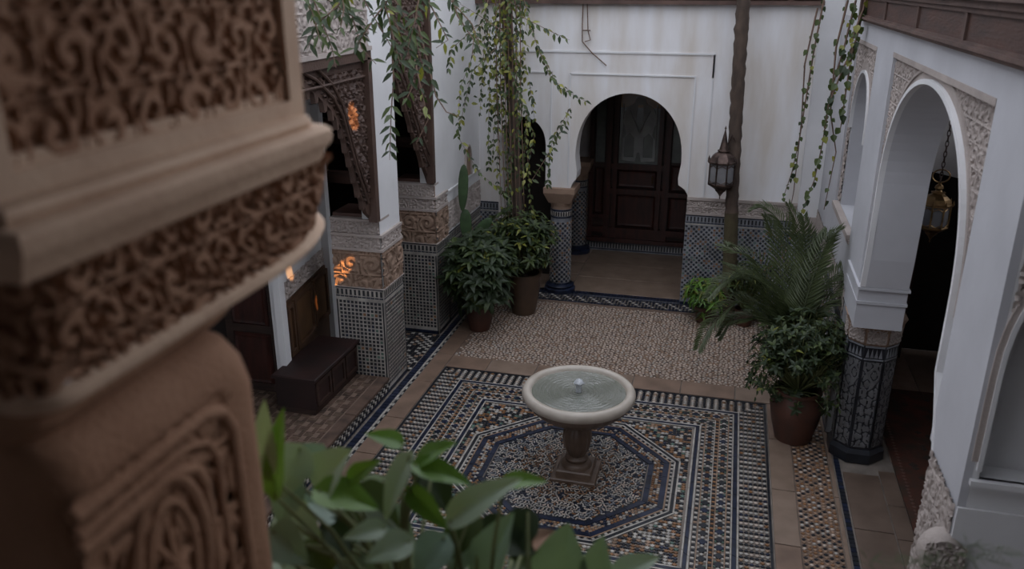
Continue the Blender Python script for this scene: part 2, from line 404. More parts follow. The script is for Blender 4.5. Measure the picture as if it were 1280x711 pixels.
# --- brown chequer strip on the right
MB().box((.9, 3, -.012), (1.24, 8.86, -.0065)).build('strip_bed', 'pebble_ground', floor_o)
st = Tiles(fZ)
for j in range(int(5.6/.042)):
    for i in range(8):
        y = 3.2+j*.042; 
        if (i+j) % 2: st.dia(.925+i*.042, y, .020, pick((CR, .25), (TA, .60), (WH, .15)))
        else: st.dia(.925+i*.042, y, .020, pick((OR, .45), (BK, .5), (TA, .05)))
st.build('chequer_strip', TM, floor_o, kind='stuff')
kb = Tiles(fZ)                      # dark line right, kerb left, blue border at the far wall
for j in range(int(9.5/.06)): kb.rect(1.30, 2+j*.06, 1.35, 2.055+j*.06, pick((BL, .4), (BK, .6)))
for j in range(int(9.4/.07)):
    y = 2.2+j*.07; kb.rect(-3.445, y, -3.425, y+.066, WH if j % 2 else BK); kb.rect(-3.475, y, -3.450, y+.066, WH)
    kb.rect(-3.56, y, -3.48, y+.066, BL)
for j in range(int(1.2/.05)):
    for i in range(11):
        y = 8.62+j*.05; kb.rect(-4.14+i*.052, y, -4.14+i*.052+.046, y+.045, pick((WH, .6), (TA, .15), (BK, .25)) if (i+j) % 2 else BK)
kb.build('zellige_kerb', TM, floor_o, kind='stuff')
fb = Tiles(fZ)
for i in range(int(4.8/.05)):
    x = -3.5+i*.05; fb.rect(x, 11.47, x+.047, 11.50, BL); fb.rect(x, 11.75, x+.047, 11.78, BL)
    for k in range(4): fb.dia(x+.024, 11.53+k*.06, .024, [WH, BL, BK, BL][(i+k) % 4])
    fb.rect(x, 11.515, x+.047, 11.522, BK)
    fb.rect(x, 11.80, x+.047, 11.95, BL)
fb.build('blue_border', TM, floor_o, kind='stuff')
# red rug of the right gallery
rug = MB(); rug.box((1.86, 3.6, -.008), (3.3, 9.6, .010)); 
rug = rug.build('red_rug', 'rug'); root_at_base(rug, 'dark red patterned rug lying on the floor beyond the right arch', 'rug')
rt = Tiles(lambda u, v, q: (u, v, .010+q), .003)
for j in range(100):
    y = 3.7+j*.058; rt.dia(1.93, y, .022, TA)
    for i in range(9):
        if rr() < .3: rt.dia(2.05+i*.13+rr()*.04, y, .03+.02*rr(), OR if rr() < .6 else GR)
mrug = rt.build('rug_motif', ['rug']*3+['terracotta', 'rug', 'soil', 'rug', 'rug'], rug, kind='stuff')
# ================================================================== SETTING: back wall
YB = 11.79
def arch(cx, hw, zs, za, n=16, p=.75):  # slightly pointed arch, left to right
    pts = []
    for i in range(2*n+1):
        t = -1+i/n; a = abs(t)*pi/2; x = sin(a)*hw*(1 if t > 0 else -1); z = zs+(za-zs)*(cos(a)**p)
        pts.append((cx+x, z))
    return pts
mainarch = arch(-1.38, .76, 2.12, 3.06, p=.85)
main_in = [(-2.2, 1.66), (-2.17, 1.74), (-2.12, 1.8), (-2.11, 1.9)]+mainarch+[(-.65, 1.9), (-.64, 1.8), (-.55, 1.74), (-.5, 1.66)]
larch = arch(-2.94, .36, 2.2, 2.68)
outline = [(-3.62, 0), (-3.3, 0)]+larch+[(-2.58, 1.66)]+main_in+[(-.5, 0), (1.27, 0), (1.27, 4.24), (1.0, 4.24), (-3.62, 4.24)]
wb = MB().extr([outline], fY(YB), 0, .34).build('wall_back', 'plaster_stain', kind='structure', fix=True)
mo = MB()
def bar(mb, u0, v0, u1, v1, fn, d0, d1):
    mb.extr([[(u0, v0), (u1, v0), (u1, v1), (u0, v1)]], fn, d0, d1)
F = fY(YB, -1)
for (a, b, c, d) in ((-3.1, 3.595, -.27, 3.62), (-.29, 1.66, -.27, 3.6), (-2.24, 3.30, -.50, 3.32), (-.52, 1.7, -.5, 3.3), (-2.25, 1.7, -2.23, 3.32), (-2.52, 3.33, -2.5, 1.7), (-3.3, 3.31, -2.5, 3.33), (-.29, 3.3, -.27, 3.6)):
    bar(mo, a, b, c, d, F, 0, .018)
mo.build('wall_moulding', 'plaster', wb, fix=True)
MB().box((1.0, 11.69, 0), (1.268, 11.788, 6.2)).build('corner_pilaster', 'plaster', wb)
# dado of the back wall, right of the arch
relief('carved_band', fY(YB-.002, -1), -.5, 1.0, 1.42, 1.60, .011, .10, .016, 'stucco', wb)
MB().box((-.5, YB-.03, 1.60), (1.0, YB, 1.64)).box((-.5, YB-.03, 1.385), (1.0, YB, 1.42)).build('dado_moulding', 'stucco', wb)
MB().box((.97, 11.65, 1.25), (1.28, 11.70, 1.48)).build('pilaster_band', 'stucco', wb)
def dado_tiles(fn, u0, u1, z0, z1, parent, style='diag', name='zellige_dado', corner=False):
    T = Tiles(fn)
    T.extr([[(u0, z0), (u1, z0), (u1, z1), (u0, z1)]], fn, 0, .003, WH if style == 'grid' else GY)
    top = z1
    T.rect(u0, top-.02, u1, top, BL)
    n = int((u1-u0)/.05); stp = (u1-u0)/n
    for i in range(n):
        T.rect(u0+i*stp+.013, top-.10, u0+(i+1)*stp-.013, top-.03, BK)
        T.rect(u0+i*stp, top-.125, u0+(i+1)*stp-.002, top-.108, BL)
    T.rect(u0, top-.15, u1, top-.132, WH)
    zt = top-.16
    if style == 'diag':
        s = .036; nu = int((u1-u0)/s); nz = int((zt-z0-.1)/s)
        for j in range(nz):
            for i in range(nu):
                if (i+j) % 2: continue
                u = u0+(i+.5)*s; z = zt-(j+.5)*s
                T.dia(u, z, s*.62, pick((BK, .5), (BL, .25), (GR, .08), (OR, .17)))
                if i+1 < nu: T.dia(u+s, z, s*.34, pick((WH, .8), (OR, .12), (TA, .08)))
    else:
        s = .047; nu = max(1, round((u1-u0-.06)/s)); s2 = (u1-u0-.06)/nu; nz = int((zt-z0-.05)/s)
        for j in range(nz):
            for i in range(nu):
                T.rect(u0+.03+i*s2+.006, zt-(j+1)*s+.006, u0+.03+(i+1)*s2-.006, zt-j*s-.006, pick((BK, .82), (BL, .08), (GR, .06), (OR, .04)))
        T.rect(u0+.004, z0, u0+.02, zt, BK); T.rect(u1-.02, z0, u1-.004, zt, BK)
    T.rect(u0, z0, u1, z0+.045, BL)
    return T.build(name, TM, parent, kind='stuff')
dado_tiles(lambda u, v, q: (u, YB-.012-q, v), -.5, 1.0, 0, 1.385, wb)
dado_tiles(lambda u, v, q: (u, 11.685-q, v), 1.0, 1.27, 0, 1.25, wb)
dado_tiles(lambda u, v, q: (-.5-q, u, v), 11.79, 12.12, 0, 1.385, wb)
dado_tiles(lambda u, v, q: (u, YB-.012-q, v), -3.6, -3.3, 0, 1.385, wb)
# wooden beam over the back wall
t1 = MB().box((-3.9, 11.74, 4.24), (1.02, 12.2, 5.1)).build('trim_1', 'wood_beam', kind='structure')
MB().box((-3.9, 11.68, 4.24), (1.03, 11.75, 4.29)).build('beam_moulding', 'wood_beam_worn', t1)
xs = [-3.6, -2.5, -1.55, -.75, .05, .62, 1.0]
for a, b in zip(xs, xs[1:]):
    MB().bbox((a+.03, 11.70, 4.31), (b-.03, 11.76, 4.9), .01).build('beam_panel', 'wood_beam', t1)
# ================================================================== alcove, door
wa = MB(); wa.box((-3.6, 12.13, 0), (-3.3, 14.6, 3.4)); wa.box((-.35, 12.13, 0), (-.1, 14.6, 3.4)); wa.box((-3.6, 14.3, 0), (-.1, 14.6, 3.6))
wa.build('wall_alcove', 'wall_dim', kind='structure')
MB().box((-4, 12.13, 3.4), (1.4, 14.7, 3.55)).build('ceiling_alcove', 'wood', kind='structure')
al = bpy.data.objects['wall_alcove']
MB().box((-3.3, 12.6, 0), (-2.55, 12.66, 3.4)).build('shade_backdrop', 'dark', al)  # near-black sheet added so the left arch reads as deep shade
T = Tiles(lambda u, v, q: (u, 14.12-q, v)); 
T.extr([[(-3.3, 0), (-.35, 0), (-.35, .2), (-3.3, .2)]], lambda u, v, q: (u, 14.30-q, v), 0, .18, GY)
for i in range(59):
    x = -3.3+i*.05; T.rect(x, .15, x+.048, .17, BL); T.rect(x+.01, .05, x+.035, .14, BK); T.rect(x, .02, x+.048, .04, BL); T.rect(x+.038, .05, x+.047, .14, WH)
T.build('zellige_plinth', TM, al, kind='stuff')
T = Tiles(lambda u, v, q: (-3.29+q, u, v))
door = MB().box((-2.3, 14.13, .18), (-.36, 14.2, 3.4)).build('door_1', 'wood', kind='structure')
def rail(a, b, name='door_rail', m='wood_red', c=.012, par=None): return MB().extr([[(a[0]+0, a[2]), (b[0], a[2]), (b[0], b[2]), (a[0], b[2])]], lambda u, v, q: (u, a[1]+q*(b[1]-a[1]), v), 0, 1).build(name, m, par or door, fix=True)
for x0, x1 in ((-2.02, -1.92), (-1.02, -.92), (-2.3, -2.22), (-1.88, -1.81), (-1.13, -1.06)): rail((x0, 14.04, .2), (x1, 14.14, 3.3), 'door_stile')
for z0, z1 in ((.2, .36), (1.06, 1.16), (1.5, 1.60), (2.82, 2.95)): rail((-1.95, 14.05, z0), (-1.0, 14.14, z1))
rail((-2.3, 14.03, .36), (-.36, 14.12, .46)); rail((-2.3, 14.0, .2), (-.36, 14.1, .27)); rail((-2.3, 14.03, .62), (-1.95, 14.12, .68)); rail((-.95, 14.03, 1.06), (-.36, 14.12, 1.14))
def rpanel(x0, x1, z0, z1, m='wood_red', name='door_panel', y=14.11, par=None, g=.05):
    mb = MB(); fn = lambda u, v, q: (u, y-q, v)
    mb.extr([[(x0, z0), (x1, z0), (x1, z1), (x0, z1)]], fn, 0, .012)
    b = len(mb.v); 
    for (i, q) in ((.0, .012), (g*.5, .035), (g, .03)): mb.v += [fn(x0+i, z0+i, q), fn(x1-i, z0+i, q), fn(x1-i, z1-i, q), fn(x0+i, z1-i, q)]
    for L in (0, 4):
        for i in range(4): j = (i+1) % 4; mb.face((b+L+i, b+L+j, b+L+4+j, b+L+4+i))
    mb.face((b+8, b+9, b+10, b+11)); return mb.build(name, m, par or door, fix=True)
rpanel(-1.80, -1.14, .48, 1.04); rpanel(-1.80, -1.14, 1.18, 1.48); rpanel(-.9, -.40, 1.16, 1.6); rpanel(-.9, -.4, .48, 1.04)
rpanel(-2.2, -2.04, .7, 1.5)
MB().box((-1.80, 14.09, 1.6), (-1.14, 14.12, 2.82)).build('door_glass', 'pane', door)
MB().box((-1.80, 14.08, 2.55), (-1.14, 14.095, 2.82)).build('amber_pane', 'amber', door)
MB().box((-2.2, 14.09, 1.6), (-2.04, 14.12, 2.8)).build('side_light', 'pane', door); MB().box((-.9, 14.09, 1.65), (-.66, 14.12, 2.6)).build('side_light', 'pane', door)
# fretwork of the glazed panel: arched crown with a V neckline and two slots
fr = MB(); fn = lambda u, v, q: (u, 14.08-q, v)
half = [(0, 2.74), (.07, 2.72), (.10, 2.62), (.22, 2.55), (.27, 2.42), (.28, 2.3), (.25, 2.25), (.22, 2.1), (.28, 2.0), (.28, 1.66), (.05, 1.64), (.02, 1.8)]
outl = [(-1.47+x, z) for x, z in half]+[(-1.47-x, z) for x, z in reversed(half)]
slotR = [(-1.47+x, z) for x, z in ((.08, 1.72), (.24, 1.72), (.24, 2.05), (.16, 2.13), (.08, 2.05))]
slotL = [(-1.47-x, z) for x, z in ((.08, 1.72), (.24, 1.72), (.24, 2.05), (.16, 2.13), (.08, 2.05))]
vee = [(-1.47, 2.16), (-1.40, 2.32), (-1.43, 2.6), (-1.51, 2.6), (-1.54, 2.32)]
fr.extr([outl, slotR, slotL, vee], fn, 0, .012)
for a, b in (((-1.47, 2.12), (-1.30, 2.5)), ((-1.47, 2.12), (-1.64, 2.5)), ((-1.75, 1.66), (-1.75, 2.6)), ((-1.19, 1.66), (-1.19, 2.6))): fr.tube([fn(*a, .015), fn(*b, .015)], .012, 6)
fr.build('fretwork', 'fret', door, fix=True)
MB().tube([(-1.2, 14.03, 1.3), (-1.2, 13.98, 1.3), (-1.2, 13.98, 1.42)], .012).build('door_handle', 'brass', door)
# ================================================================== round columns
def column(loc, label):
    c = thing('tiled_column', loc, label, 'column', 'round tiled columns at the far arch'); x, y, _ = loc
    MB().lathe([(.24, 0), (.24, .05), (.20, .07), (.22, .10), (.18, .13)], loc, 24, cap=True).build('base', 't_blue', c, smooth=True)
    MB().lathe([(.158, .1), (.158, 1.32)], loc, 32).build('shaft', 't_grey', c, smooth=True)
    fnc = lambda u, v, q: (x+(.160+q)*cos(u/.16), y+(.160+q)*sin(u/.16), v)
    T = Tiles(fnc); n = 26; s = 2*pi*.16/n; C = 2*pi*.16
    for j in range(int(1.0/s)):
        for i in range(n):
            u = i*s; z = .16+(j+.5)*s
            if (i+j) % 2: T.dia(u, z, s*.6, pick((BK, .55), (BL, .3), (OR, .15)))
            else: T.dia(u, z, s*.36, pick((WH, .75), (TA, .15), (OR, .1)))
    for i in range(n):
        u = i*s
        for (z0, z1, m, k) in ((1.295, 1.315, BL, 1), (1.215, 1.28, BK, .5), (1.185, 1.205, BL, 1), (.13, .15, BL, 1)): T.rect(u, z0, u+s*k, z1, m)
        T.rect(u+s*.55, 1.215, u+s*.98, 1.28, WH)
    T.build('shaft_tiles', TM, c, kind='stuff')
    cp = MB(); b = .155
    cp.lathe([(b*1.0, 1.31), (b*1.02, 1.36), (b*1.12, 1.42)], loc, 24)
    for (z0, z1, r0, r1) in ((1.42, 1.58, .165, .235), (1.58, 1.66, .235, .235)):
        nn = len(cp.v); cp.v += [(x+sx*r, y+sy*r, z) for z, r in ((z0, r0), (z1, r1)) for sx, sy in ((-1, -1), (1, -1), (1, 1), (-1, 1))]
        for i in range(4): j = (i+1) % 4; cp.face((nn+i, nn+j, nn+4+j, nn+4+i))
        cp.face((nn+4, nn+5, nn+6, nn+7)); cp.face((nn+3, nn+2, nn+1, nn))
    cp.build('capital', 'stucco_brown', c, fix=True)
    return c
column((-2.36, 11.95, 0), 'round mosaic-tiled column carrying the white wall left of the far arch')
column((-2.46, 13.95, 0), 'shaded mosaic-tiled round column inside the alcove beside the red door')
# ================================================================== SETTING: right arcade
XR = 1.27
ra = arch(6.15, 1.36, 2.75, 3.86, 20, p=.8)
rout = [(4.165, 0), (4.53, 0), (4.53, 1.95), (4.66, 2.2), (4.79, 2.4)]+[p for p in ra]+[(7.54, 2.2), (7.58, 1.93), (7.62, 1.90), (7.62, 1.52), (8.36, 1.52), (8.36, 0), (11.79, 0), (11.79, 4.14), (4.165, 4.14)]
nar = arch(9.32, .55, 3.0, 3.64, 14, p=.8); niche = [(8.77, 2.12)]+nar+[(9.87, 2.12)]
wr = MB().extr([rout, niche], fX(XR+.04), 0, .36)
front = [(3.98, 0), (4.53, 0), (4.53, 2.04), (4.64, 2.04), (4.64, 3.96), (7.71, 3.96), (7.71, 1.90), (8.36, 1.90), (8.36, 0), (11.79, 0), (11.79, 4.14), (3.98, 4.14)]
nfr = [(8.62, 2.02), (8.62, 3.94), (10.12, 3.94), (10.12, 2.02)]
wr.extr([front, nfr], fX(XR), 0, .04)
wr = wr.build('wall_right', 'plaster_shade', kind='structure', fix=True)
MB().box((1.6, 8.7, 2.0), (1.64, 10.0, 3.8)).build('niche_back', 'plaster_shade', wr)
MB().box((XR-.03, 8.62, 2.06), (XR+.1, 10.12, 2.11)).box((XR-.015, 8.6, 2.02), (XR+.08, 10.14, 2.06)).build('niche_sill', 'stucco', wr)
MB().box((XR+.001, 9.79, 4.141), (XR+.4, 11.79, 6.2)).build('upper_wall', 'plaster', wr)
def offs(pts, d):
    out = []
    for i, p in enumerate(pts):
        a = pts[max(i-1, 0)]; b = pts[min(i+1, len(pts)-1)]; dx, dz = b[0]-a[0], b[1]-a[1]; l = sqrt(dx*dx+dz*dz) or 1
        out.append((p[0]-dz/l*d, p[1]+dx/l*d))
    return out
def ring(pts, d0, d1, fn, w0, w1): return MB().extr([offs(pts, d0)+offs(pts, d1)[::-1]], fn, w0, w1)
rfull = [(4.53, 1.95), (4.66, 2.2), (4.79, 2.4)]+ra+[(7.52, 2.4), (7.54, 2.2), (7.58, 1.93)]
ring(rfull, 0, .035, fX(XR+.04, -1), 0, .045).build('arch_edge', 'plaster', wr, fix=True)
ring(ra, .035, .095, fX(XR+.04, -1), 0, .014).build('arch_band', 'stucco', wr, fix=True)
ring(ra, .095, .115, fX(XR+.04, -1), 0, .026).build('arch_band', 'stucco', wr, fix=True)
def above(pts, d):
    P = offs(pts, d); ys = [p[0] for p in P]; zs = [p[1] for p in P]
    def m(u, v):
        if u <= ys[0] or u >= ys[-1]: return True
        return v > np.interp(u, ys, zs)
    return m
relief('spandrel_carving', fX(XR+.038, -1), 4.64, 7.71, 2.3, 3.93, .0085, .115, .016, 'stucco', wr, mask=above(ra, .108))
ring(nar, 0, .03, fX(XR+.04, -1), 0, .035).build('arch_edge', 'plaster', wr, fix=True)
ring(nar, .03, .11, fX(XR+.04, -1), 0, .016).build('arch_band', 'stucco', wr, fix=True)
relief('spandrel_carving', fX(XR+.038, -1), 8.62, 10.12, 2.14, 3.93, .010, .115, .016, 'stucco', wr, mask=lambda u, v: (above(nar, .10)(u, v) and abs(u-9.32) > 0) if 8.70 < u < 9.94 and v > 2.9 else (abs(u-9.32) > .62))
MB().box((XR-.004, 4.64, 3.925), (XR+.04, 7.71, 3.965)).box((XR-.004, 8.62, 3.905), (XR+.04, 10.12, 3.945)).build('frame_cornice', 'stucco', wr)
# pier over the octagonal column: its face to the viewer
pm = MB().box((XR-.010, 7.605, 1.52), (1.675, 8.37, 1.76)).box((XR-.018, 7.59, 1.76), (1.685, 8.38, 1.785)).box((XR-.010, 7.605, 1.785), (1.675, 8.37, 1.90)).box((XR-.022, 7.575, 1.90), (1.69, 8.385, 1.925)); pm.build('pier_impost', 'plaster_shade', wr)
# dado tiles of the right wall beyond the pier
dado_tiles(lambda u, v, q: (XR-.004-q, u, v), 8.36, 11.65, 0, 1.3, wr)
relief('carved_band', fX(XR-.002, -1), 8.36, 11.7, 1.33, 1.6, .02, .14, .014, 'stucco', wr)
# octagonal column
oc = thing('octagonal_column', (1.52, 8.04, 0), 'eight-sided column inlaid with black and white tracery behind the palm pot', 'column')
R8 = .245; a8 = pi/8
MB().lathe([(R8*1.14, 0), (R8*1.14, .10), (R8*1.02, .14)], (1.52, 8.04, 0), 8, a0=a8, cap=True).build('base', 't_black', oc)
MB().lathe([(R8, .1), (R8, 1.26)], (1.52, 8.04, 0), 8, a0=a8).build('shaft', 't_black', oc)
ap = R8*cos(pi/8); hw = R8*sin(pi/8)-.006
for k in range(8):
    a = k*pi/4; n_ = (cos(a), sin(a)); t_ = (-sin(a), cos(a))
    fn = lambda u, v, q, n_=n_, t_=t_: (1.52+n_[0]*(ap+.002+q)+t_[0]*u, 8.04+n_[1]*(ap+.002+q)+t_[1]*u, v)
    relief('inlaid_panel', fn, -hw+.008, hw-.008, .17, 1.10, .0075, .115, .006, ['t_black', 'inlay'], oc, kind='inlay', inlay=True)
    T = Tiles(fn)
    for i in range(4):
        u = -hw+.01+i*(2*hw-.02)/4; w_ = (2*hw-.02)/4
        T.tile([(u+.003, 1.14), (u+w_-.003, 1.14), (u+w_/2, 1.235)], GY)
    T.rect(-hw, 1.245, hw, 1.262, GY); T.rect(-hw, 1.115, hw, 1.13, GY)
    T.build('tile_frieze', TM, oc, kind='stuff')
cpm = MB().lathe([(R8*.98, 1.26), (R8*1.04, 1.30), (R8*1.10, 1.47), (R8*1.2, 1.52)], (1.52, 8.04, 0), 8, a0=a8, cap=True)
cpm.build('capital', 'stucco_brown', oc)
for k in (4, 5, 6, 7):
    a = k*pi/4; n_ = (cos(a), sin(a)); t_ = (-sin(a), cos(a))
    fn = lambda u, v, q, n_=n_, t_=t_: (1.52+n_[0]*(ap*1.06+.004+q)+t_[0]*u, 8.04+n_[1]*(ap*1.06+.004+q)+t_[1]*u, v)
    relief('capital_carving', fn, -hw, hw, 1.29, 1.44, .008, .09, .010, 'stucco', oc, kind='geo')
# near right pier: carved foot of the white facing and a scroll bracket
relief('carved_pier_band', fX(XR-.004, -1), 3.99, 4.53, .9, 2.03, .007, .13, .013, 'stucco', wr)
relief('carved_jamb', lambda u, v, q: (u, 4.53+q, v), 1.27, 1.77, .9, 2.03, .014, .13, .012, 'stucco', wr)
br = MB().lathe([(.0, 0), (.12, 0), (.14, .03), (.14, .10), (.12, .13), (0, .13)], (0, 0, 0), 20)
br.v = [(XR-.02+x*.8, 3.94+.0+z, 1.72+y) for x, y, z in br.v]
br.build('scroll_bracket', 'stucco', wr, fix=True, smooth=True)
relief('scroll_face', lambda u, v, q: (u, 3.935-q, v), XR-.115, XR+.075, 1.615, 1.825, .006, .10, .012, 'stucco', wr)
# near right wall facing the viewer, with a blind arch
na = arch(2.14, .80, 2.75, 3.62, 16, p=.8); nh = [(1.34, 2.2)]+na+[(2.94, 2.2)]
wn = MB().extr([[(1.311, 0), (3.6, 0), (3.6, 4.14), (1.311, 4.14)], nh], fY(3.98), 0, .16)
wn.box((1.311, 4.12, 0), (3.6, 4.16, 4.14))
wn = wn.build('wall_near_right', 'plaster', kind='structure', fix=True)
ring([(1.34, 2.25)]+na+[(2.94, 2.25)], 0, .022, fY(3.98, -1), 0, .02).build('arch_edge', 'plaster', wn, fix=True)
ring([(1.34, 2.30)]+na, .022, .05, fY(3.98, -1), 0, .012).build('arch_band', 'stucco', wn, fix=True)
relief('spandrel_carving', fY(3.979, -1), 1.32, 2.12, 2.75, 3.75, .012, .15, .018, 'stucco', wn, mask=above(na, .05))
MB().box((1.30, 3.95, 2.17), (3.0, 4.0, 2.2)).build('niche_sill', 'plaster', wn)
MB().box((1.272, 3.965, 0), (3.6, 3.979, 2.03)).build('lower_facing', 'plaster', wn)
MB().box((1.32, -2, 4.14), (4.2, 3.96, 4.3)).build('ceiling_shade_near', 'wood', kind='structure')  # slab out of view, added to keep skylight off the near right wall
MB().box((4.05, -2, 0), (4.2, 4.0, 4.14)).build('wall_shade_side', 'plaster', kind='structure')  # wall out of view, added to shut out light from the side
# wooden parapet beam on the right
t2 = MB().box((XR-.01, 3.9, 4.14), (XR+.5, 9.78, 5.1)).build('trim_2', 'wood_beam', kind='structure')
MB().box((XR-.05, 3.9, 4.14), (XR, 9.8, 4.165)).box((XR-.075, 3.9, 4.165), (XR, 9.8, 4.185)).box((XR-.05, 3.9, 4.185), (XR, 9.8, 4.20)).build('beam_moulding', 'wood_beam_worn', t2)
MB().box((XR-.07, 3.9, 4.38), (XR, 9.8, 4.42)).box((XR-.05, 3.9, 4.35), (XR, 9.8, 4.38)).box((XR-.1, 3.9, 4.42), (XR, 9.8, 4.45)).build('beam_cornice', 'wood_beam_worn', t2)
ys = [4.0, 5.35, 6.75, 8.2, 9.72]
for a, b in zip(ys, ys[1:]):
    MB().box((XR-.03, a+.03, 4.20), (XR, b-.03, 4.35)).build('beam_panel', 'wood_beam', t2)
    MB().box((XR-.045, a-.03, 4.20), (XR, a+.03, 4.36)).build('beam_post', 'wood_beam_worn', t2)
MB().box((XR-.06, 9.72, 4.14), (XR+.02, 9.80, 4.5)).build('beam_post', 'wood_beam_worn', t2)
# interior of the right gallery
ri = MB().box((3.6, 3, 0), (3.75, 10.8, 3.2)).box((3.6, 3, 3.95), (3.75, 10.8, 4.14)).box((3.6, 3, 3.2), (3.75, 5, 3.95)).box((3.6, 10, 3.2), (3.75, 10.8, 3.95)).build('wall_gallery_right', 'wall_dim', kind='structure')  # high gap, out of view, added to let daylight into the gallery
gi_a = arch(2.15, .34, 2.6, 3.3, 10)
gd = MB().extr([[(1.7, 0), (1.86, 0), (1.86, 2.25), (2.3, 2.42), (2.88, 2.30), (2.88, 0), (3.7, 0), (3.7, 4.14), (1.7, 4.14)]], fY(10.6), 0, .15).build('wall_gallery_end', 'wall_dim', kind='structure', fix=True)
MB().box((1.8, 10.9, 0), (3.75, 10.95, 4.14)).build('wall_gallery_shade', 'dark', kind='structure')  # near-black sheet standing in for the shade beyond the doorway
MB().box((1.3, 3.6, 4.14), (4, 12.2, 4.3)).build('ceiling_gallery_right', 'wood', kind='structure')
d2 = MB().box((1.9, 10.52, .02), (2.35, 10.57, 2.2)).build('door_2', 'wood_red', kind='structure')
for z0, z1 in ((.12, .5), (.56, 1.1), (1.16, 1.62)):
    rpanel(1.96, 2.29, z0, z1, 'wood', y=10.52, par=d2, g=.04)
kn = MB(); 
for sx in (-1, 1): kn.tube([(2.125+sx*.10, 10.485, 1.25), (2.125+sx*.10, 10.485, 1.42), (2.125+sx*.04, 10.485, 1.5), (2.125, 10.485, 1.58)], .008, 6)
kn.build('carved_arch', 'wood_carved', d2)
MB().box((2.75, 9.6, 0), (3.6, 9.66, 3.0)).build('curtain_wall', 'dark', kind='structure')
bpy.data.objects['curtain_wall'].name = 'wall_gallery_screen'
# ================================================================== SETTING: left arcade
XL = -3.6
o1 = [(4.55, .0), (4.55, 3.87), (8.03, 3.87), (8.03, 0)]; o2 = [(8.6, 0), (8.6, 4.7), (9.82, 4.7), (9.82, 0)]
louter = [(1.5, 0)]+o1+o2+[(11.79, 0), (11.79, 5.0), (1.5, 5.0)]
wl = MB().extr([louter], fX(XL, -1), 0, .2).build('wall_left', 'plaster', kind='structure', fix=True)
relief('carved_panel', fX(XL, 1), 4.55, 8.0, 3.9, 4.85, .016, .17, .02, 'stucco', wl)
MB().box((XL, 4.55, 3.87), (XL+.03, 8.03, 3.91)).build('frame_cornice', 'stucco', wl)
# wooden arches with stepped fringe
def fringe(pts, drop=.10, n=1):
    out = [pts[0]]
    for a, b in zip(pts, pts[1:]):
        for k in range(n):
            t0, t1 = k/n, (k+1)/n; p = (a[0]+(b[0]-a[0])*t0, a[1]+(b[1]-a[1])*t0); q = (a[0]+(b[0]-a[0])*t1, a[1]+(b[1]-a[1])*t1)
            out += [(p[0]+(q[0]-p[0])*.15, p[1]-drop), (p[0]+(q[0]-p[0])*.45, p[1]-drop*.9), (p[0]+(q[0]-p[0])*.5, (p[1]+q[1])/2+.01), q]
    return out
jr = [(6.29, 3.74), (6.6, 3.68), (6.9, 3.57), (7.22, 3.37), (7.4, 3.17), (7.53, 2.86), (7.68, 2.51), (7.86, 2.2)]
half = fringe(jr, .10, 2)
full = [(12.58-a, b) for a, b in reversed(half)]+half[1:]
poly = [(4.72, 2.1), (4.58, 2.1), (4.58, 3.84), (8.0, 3.84), (8.0, 2.1)]+full[::-1]
wa1 = MB().extr([poly], fX(XL-.06, -1), 0, .05).build('wooden_arch', 'wood_carved', wl, fix=True)
fz = [(12.58-a, b) for a, b in reversed(jr)]+jr[1:]
wm = lambda pts, top: (lambda u, v: v > np.interp(u, [p[0] for p in pts], [p[1] for p in pts])+.06)
relief('arch_carving', fX(XL-.062, 1), 4.62, 7.94, 2.3, 3.7, .018, .21, .028, 'wood_carved', wl, mask=wm(fz, 0), kind='geo')
mf = MB(); 
for (a, b, c, d) in ((4.55, 3.78, 8.03, 3.87), (7.94, 2.08, 8.03, 3.8), (4.55, 2.08, 4.64, 3.8)): bar(mf, a, b, c, d, fX(XL, -1), -.015, .08)
for k in (.12, .24):
    mf.tube([(XL-.03, y, z+k) for y, z in fz if y+0 < 7.9], .016, 6)
mf.tube([(XL-.03, 4.64, 3.62), (XL-.03, 7.94, 3.62)], .015, 6)
mf.build('arch_frame', 'wood_carved', wl, fix=True)
jr2 = [(8.6, 3.86), (8.71, 3.64), (8.88, 3.42), (9.06, 3.19), (9.22, 2.92), (9.38, 2.68), (9.54, 2.43), (9.74, 2.2)]
half2 = fringe(jr2, .09, 1)
MB().extr([[(8.6, 4.7), (9.80, 4.7), (9.80, 2.1)]+half2[::-1]], fX(XL-.06, -1), 0, .05).build('wooden_arch', 'wood_carved', wl, fix=True)
relief('arch_carving', fX(XL-.062, 1), 8.62, 9.72, 2.3, 4.65, .018, .21, .028, 'wood_carved', wl, mask=wm(jr2, 0), kind='geo')
mf = MB(); bar(mf, 9.74, 2.1, 9.82, 4.7, fX(XL, -1), -.015, .08)
for k in (.14, .28): mf.tube([(XL-.03, y, z+k) for y, z in jr2], .014, 6)
mf.build('arch_frame', 'wood_carved', wl, fix=True)
